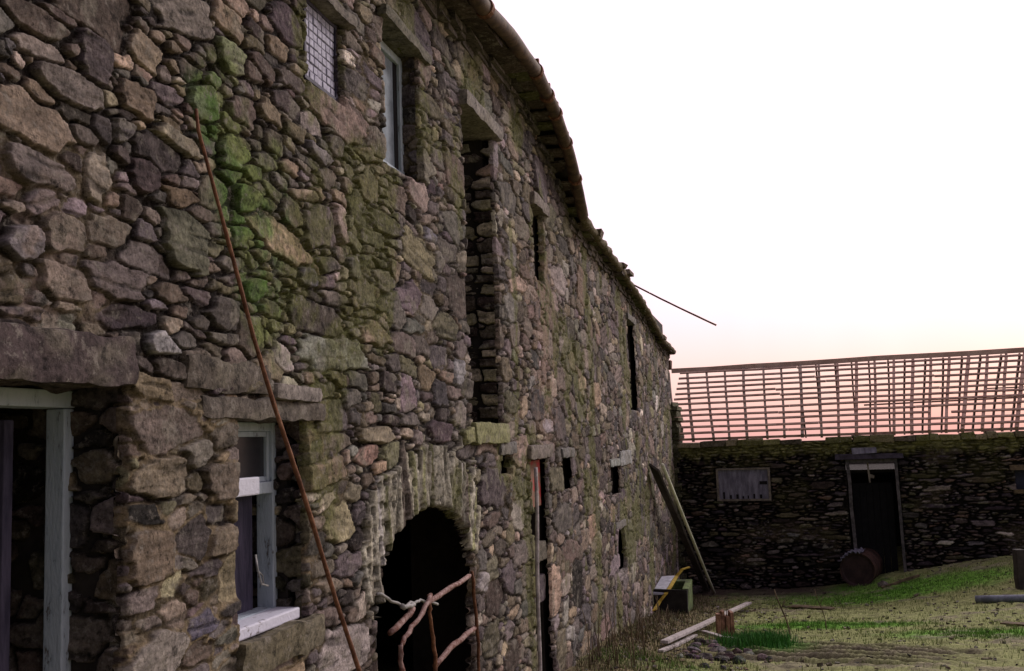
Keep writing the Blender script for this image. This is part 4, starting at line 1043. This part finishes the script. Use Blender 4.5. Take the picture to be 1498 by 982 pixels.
# pale slab propped over the trough
D_ = tc[1]
q = [dpt(953, 868, D_ - .02), dpt(971, 868, D_ - .02), dpt(987, 842, D_ + .75), dpt(968, 843, D_ + .75)]
m = MB(); m.box8([p - Z3 * .025 for p in q] + q); o = m.build('pale_slab', mat_mix('pale_grey_slab', (.30, .30, .36), (.48, .48, .55), 12), None, bevel=.004); tag(o, 'pale grey slab lying tilted on the stone trough', 'slab')
pts = [dpt(938, 900, D_ - .35), dpt(946, 896, D_ - .34), dpt(958, 892, D_ - .32), dpt(965, 880, D_ - .12), dpt(973, 870, D_ - .07), dpt(981, 858, D_ + .2), dpt(990, 843, D_ + .72), dpt(998, 833, D_ + .8), dpt(1008, 830, D_ + .85)]
pts[0][2] = float(gfine(pts[0][0], pts[0][1])) + .02
m = MB(); 
for i in range(len(pts) - 1): m.beam(pts[i], pts[i + 1] + (pts[i + 1] - pts[i]) * .04, .05, .016, seg=1)
o = m.build('yellow_strap', M_YEL, None); tag(o, 'bent yellow strap hanging over the trough onto the ground', 'strap')

# planks, block and rubble heap
def plank(name, x0, y0, x1, y1, w, t, z0, z1, mat, label, cat='plank', seg=6, group=None):
    a = gpt(x0, y0, z0); b = gpt(x1, y1, z1)
    m = MB(); m.beam(a, b, w, t, seg=seg, wob=.004, jit=.05); o = m.build(name, mat, None, bevel=.003); tag(o, label, cat, group); return o
plank('long_plank', 972, 950, 1096, 892, .085, .03, .06, .10, M_PALEW, 'long pale weathered plank lying over the rubble behind the orange block')
plank('short_plank', 968, 956, 1018, 934, .06, .025, .02, .03, M_PALEW, 'short pale plank lying on the ground under the long pale plank')
plank('split_plank', 1030, 930, 1085, 946, .06, .03, .04, .05, M_PALEW, 'short split plank lying in front of the orange block')
plank('flat_board', 1156, 889, 1218, 893, .16, .02, .02, .02, M_STEM, 'thin dark board lying flat on the mud beside the twig', 'board')
plank('edge_board', 1468, 914, 1520, 918, .14, .02, .02, .02, M_STEM, 'dark flat board on the ground at the right edge of the yard', 'board')
plank('fallen_branch', 1290, 862, 1345, 846, .05, .04, .02, .05, M_STEM, 'dark stick lying on the grass bank right of the barrel', 'stick')
c = gpt(1061, 930)
bk = empty('fence_stump', c, 'orange brown weathered block standing in the rubble beside the green tuft', 'stump')
m = MB(); 
for k in range(4):
    hh_ = (.30, .33, .27, .31)[k]; m.obox(c + np.array((-.10 + .05 * k, -.06, -.04)), (.048, 0, 0), (0, .12, 0), (.004, 0, hh_), (1, 1, 1), .006)
m.build('block', M_BRICK, bk, bevel=.004)
m = MB(); q = dpt(1064, 884, c[1]); m.tube([c + np.array((.02, -.02, .2)), q + Z3 * .02], .005, 6); m.build('nail_rod', M_STEM, bk)
def icorock(loc, sx, sy, sz, col, name, label, cat, group, seed):
    import bmesh
    bm = bmesh.new(); bmesh.ops.create_icosphere(bm, subdivisions=3, radius=1)
    r = np.random.default_rng(seed); nrm = r.normal(0, 1, (9, 3)); nrm /= np.linalg.norm(nrm, axis=1)[:, None]; dd = r.uniform(.55, .85, 9)
    for v in bm.verts:
        p = np.array(v.co)
        for k in range(9):
            e = p @ nrm[k] - dd[k]
            if e > 0: p = p - nrm[k] * e
        p += r.normal(0, .012, 3)
        v.co = (p[0] * sx, p[1] * sy, p[2] * sz)
    me = bpy.data.meshes.new(name); bm.to_mesh(me); bm.free()
    at = me.color_attributes.new('Col', 'FLOAT_COLOR', 'POINT'); c4 = np.ones((len(me.vertices), 4), np.float32); c4[:, :3] = col; at.data.foreach_set('color', c4.ravel())
    me.materials.append(M_SLAB); o = bpy.data.objects.new(name, me); o.location = Vector(loc); o.rotation_euler = (r.uniform(-.2, .2), r.uniform(-.2, .2), r.uniform(0, 3)); C.objects.link(o)
    return tag(o, label, cat, group)
r_ = random.Random(8)
heap_c = [(.12, .095, .09), (.04, .03, .03), (.06, .05, .045), (.02, .016, .016), (.20, .165, .16)]
for k in range(60):
    x = r_.gauss(1045, 36); y = min(978, max(938, r_.gauss(957, 10)))
    q = r_.uniform(.025, .065); icorock(gpt(x, y, q * .25), q * 1.3, q, q * .7, tuple(r_.uniform(.7, 1.2) * v for v in r_.choice(heap_c)), 'rubble_stone', 'small broken stone in the low rubble heap at the plank ends', 'stone', 'rubble stones in the heap by the planks', 50 + k)
icorock(gpt(1292, 858, .03), .16, .10, .07, (.13, .11, .10), 'flat_stone', 'grey flat stone on the grass right of the barrel', 'stone', None, 99)
for k, (x, y, q) in enumerate([(1012, 868, .13), (1024, 862, .10), (1052, 856, .12), (1075, 858, .10), (1092, 862, .12), (1030, 852, .14)]):
    icorock(gpt(x, y, q * .2), q * 1.7, q, q * .55, (.07, .055, .055), 'fallen_stone', 'dark fallen stone at the foot of the leaning plank', 'stone', 'fallen stones around the leaning plank', 120 + k)

# twigs standing in the yard
def twig(x0, y0, x1, y1, label, r=.008):
    b = gpt(x1, y1, -.02); t = dpt(x0, y0, b[1] + .15)
    m = MB(); pts = [b + (t - b) * u + np.array((.02 * math.sin(u * 5), 0, 0)) for u in np.linspace(0, 1, 9)]
    m.tube(pts, [r * (1 - .5 * u) for u in np.linspace(0, 1, 9)], 6, jit=.1); 
    m.tube([pts[5], pts[5] + np.array((.05, .02, .10))], r * .4, 5)
    o = m.build('bare_twig', M_STEM, None, smooth=True); tag(o, label, 'twig')
twig(1135, 862, 1157, 936, 'tall bare dark twig standing in the yard beside the green tuft', .012)
twig(1194, 862, 1209, 922, 'thin bare twig standing in the bright grass right of the taller twig', .007)
# blue grey pipe on the ground at right edge
a = gpt(1428, 882, .045); b_ = gpt(1560, 880, .045)
m = MB(); m.tube([a + (b_ - a) * t for t in np.linspace(0, 1, 6)], .055, 14); o = m.build('lying_pipe', M_PIPE, None, smooth=True); tag(o, 'blue grey pipe lying on the grass at the right of the yard', 'pipe')
# post at right edge
a = gpt(1494, 862, -.05)
m = MB(); m.beam(a, a + Z3 * .62 + E2 * .0, .13, .13, up=(0, 1, 0), seg=3, wob=.004); po = m.build('short_post', mat_mix('dark_post', (.02, .015, .014), (.05, .04, .035), 8), None, bevel=.01); tag(po, 'short dark wooden post on the grass bank at the right edge', 'post')

# drum in front of the far door
dc = dpt(1256, 833, 0); 
dcD = gpt(1256, 858); R_ = .29
cD = np.array((dcD[0], dcD[1], dcD[2] + R_ - .02)); axd = -NF * .95 + E2 * .18; axd /= np.linalg.norm(axd)
drum = empty('steel_drum', dcD, 'rusty round drum lying on its side in front of the outbuilding door', 'drum')
def ring(m, c, ax, rads, n=40):
    a = np.cross(ax, Z3); a /= np.linalg.norm(a); b = np.cross(a, ax); vs = []; 
    for (t, r) in rads:
        for k in range(n):
            an = 2 * math.pi * k / n; vs.append(c + ax * t + (a * math.cos(an) + b * math.sin(an)) * r)
    fs = []
    for i in range(len(rads) - 1):
        for k in range(n): p = i * n + k; q = i * n + (k + 1) % n; fs.append((p, p + n, q + n, q))
    m.add(vs, fs)
m = MB(); ring(m, cD, axd, [(0, R_ * .97), (0.0, R_), (.03, R_), (.04, R_ * .97), (.28, R_ * .97), (.30, R_ * 1.0), (.33, R_ * .97), (.58, R_ * .97), (.60, R_), (.63, R_ * .97), (.86, R_ * .97), (.87, R_), (.90, R_), (.90, 0.001)])
m.build('shell', M_DRUM, drum, smooth=False)
m = MB(); ring(m, cD, axd, [(.015, R_ * .975), (.02, R_ * .9), (.03, R_ * .85), (.03, .001)]); m.build('lid', mat_mix('drum_lid', (.028, .014, .016), (.06, .03, .03), 5, .7, c3=(.05, .04, .06)), drum)
m = MB(); ring(m, cD, axd, [(-.012, R_ * .985), (-.014, R_ * 1.03), (.02, R_ * 1.03), (.02, R_ * .985), (-.012, R_ * .985)]); m.build('rim', M_DRUM, drum)
pb = cD + axd * .02 + np.array((.10, 0, -.12)); m = MB(); m.tube([pb, pb - axd * .03 + axd * .04], .04, 12); m.build('bung', M_RUST, drum)
# folded blue grey sheet on the drum
sv_ = np.linspace(-.5, .5, 26); V = []
tt = np.linspace(0, .5, 12); rt_ = E2 - axd * (E2 @ axd); rt_ /= np.linalg.norm(rt_); up_ = np.cross(rt_, axd); up_ *= np.sign(up_[2])
for t in tt:
    for u in sv_:
        an = math.radians(-26 + u * 76)
        rr_ = R_ + .035 + .022 * math.sin(u * 34 + t * 4) + .010 * math.sin(u * 11 + t * 20)
        V.append(cD + axd * (t - .03) + (rt_ * math.sin(an) + up_ * math.cos(an)) * rr_)
o = mesh_np('folded_sheet', np.array(V), grid_faces(12, 26), M_CLOTH, None, smooth=True); md = o.modifiers.new('thick', 'SOLIDIFY'); md.thickness = .012
tag(o, 'rumpled blue grey sheet draped on top of the rusty drum', 'sheet')

# ------------------------------------------------------------------ sky and sun
w = bpy.data.worlds.new('World'); S.world = w; w.use_nodes = True; nt = w.node_tree; N = nt.nodes; L = nt.links
bg = N['Background']; out = N['World Output']
sky = N.new('ShaderNodeTexSky'); sky.sky_type = 'NISHITA'; sky.sun_disc = False
SUN_EL = 32.0; SUN_AZ = 48.0     # degrees clockwise from +Y (the way the camera looks)
sky.sun_elevation = math.radians(SUN_EL); sky.sun_rotation = math.radians(SUN_AZ)
sky.air_density = 1.0; sky.dust_density = 2.5; sky.ozone_density = 3.0
L.new(sky.outputs[0], bg.inputs['Color']); bg.inputs['Strength'].default_value = .05
# bright veil of cloud in front of it
geo = N.new('ShaderNodeTexCoord'); sep = N.new('ShaderNodeSeparateXYZ'); L.new(geo.outputs['Generated'], sep.inputs[0])
cr = N.new('ShaderNodeValToRGB'); el = cr.color_ramp.elements
el[0].position = 0.0; el[0].color = (.74, .36, .36, 1); el[1].position = .45; el[1].color = (1.0, .84, .87, 1)
x = el.new(.06); x.color = (.80, .45, .43, 1); x = el.new(.13); x.color = (.88, .60, .65, 1); x = el.new(.26); x.color = (.98, .76, .78, 1)
L.new(sep.outputs['Z'], cr.inputs['Fac'])
# clouds uneven: faint rosy patches
no = N.new('ShaderNodeTexNoise'); no.inputs['Scale'].default_value = 1.6; no.inputs['Detail'].default_value = 4; L.new(geo.outputs['Generated'], no.inputs['Vector'])
mpk = N.new('ShaderNodeMapping'); mpk.inputs['Scale'].default_value = (5, 5, .5); L.new(geo.outputs['Generated'], mpk.inputs['Vector'])
npk = N.new('ShaderNodeTexNoise'); npk.inputs['Scale'].default_value = 1.0; npk.inputs['Detail'].default_value = 3; L.new(mpk.outputs[0], npk.inputs['Vector'])
rpk = N.new('ShaderNodeMapRange'); rpk.inputs[1].default_value = .42; rpk.inputs[2].default_value = .62; rpk.inputs[3].default_value = 0; rpk.inputs[4].default_value = 1; L.new(npk.outputs['Fac'], rpk.inputs[0])
mpx = N.new('ShaderNodeMix'); mpx.data_type = 'RGBA'; mpx.blend_type = 'MULTIPLY'; L.new(rpk.outputs[0], mpx.inputs[0]); L.new(cr.outputs['Color'], mpx.inputs[6]); mpx.inputs[7].default_value = (1, .84, .86, 1)
mr2 = N.new('ShaderNodeMapRange'); mr2.inputs[1].default_value = .35; mr2.inputs[2].default_value = .65; mr2.inputs[3].default_value = .93; mr2.inputs[4].default_value = 1.06; L.new(no.outputs['Fac'], mr2.inputs[0])
# brighter towards the veiled sun ahead and right, dull behind
dt = N.new('ShaderNodeVectorMath'); dt.operation = 'DOT_PRODUCT'; L.new(geo.outputs['Generated'], dt.inputs[0])
dt.inputs[1].default_value = (.38, .90, .26)
mr = N.new('ShaderNodeMapRange'); mr.inputs[1].default_value = -.5; mr.inputs[2].default_value = .88; mr.inputs[3].default_value = .16; mr.inputs[4].default_value = 1.08
L.new(dt.outputs['Value'], mr.inputs[0])
mu = N.new('ShaderNodeMath'); mu.operation = 'MULTIPLY'; L.new(mr.outputs[0], mu.inputs[0]); L.new(mr2.outputs[0], mu.inputs[1])
bg2 = N.new('ShaderNodeBackground'); L.new(mpx.outputs[2], bg2.inputs['Color']); L.new(mu.outputs[0], bg2.inputs['Strength'])
ad = N.new('ShaderNodeAddShader'); L.new(bg.outputs[0], ad.inputs[0]); L.new(bg2.outputs[0], ad.inputs[1]); L.new(ad.outputs[0], out.inputs['Surface'])
sun = bpy.data.lights.new('sun', 'SUN'); sun.energy = 1.6; sun.angle = math.radians(12); sun.color = (1, .93, .88)
so = bpy.data.objects.new('sun', sun); C.objects.link(so)
sd_ = Vector((math.sin(math.radians(SUN_AZ)) * math.cos(math.radians(SUN_EL)), math.cos(math.radians(SUN_AZ)) * math.cos(math.radians(SUN_EL)), math.sin(math.radians(SUN_EL))))
so.rotation_euler = sd_.to_track_quat('Z', 'Y').to_euler(); so.location = (6, 4, 9)
S.view_settings.view_transform = 'Standard'; S.view_settings.look = 'None'; S.view_settings.exposure = 0; S.view_settings.gamma = 1
S.view_settings.use_curve_mapping = False
S.cycles.max_bounces = 4; S.cycles.diffuse_bounces = 3
print('objects', len(bpy.data.objects))
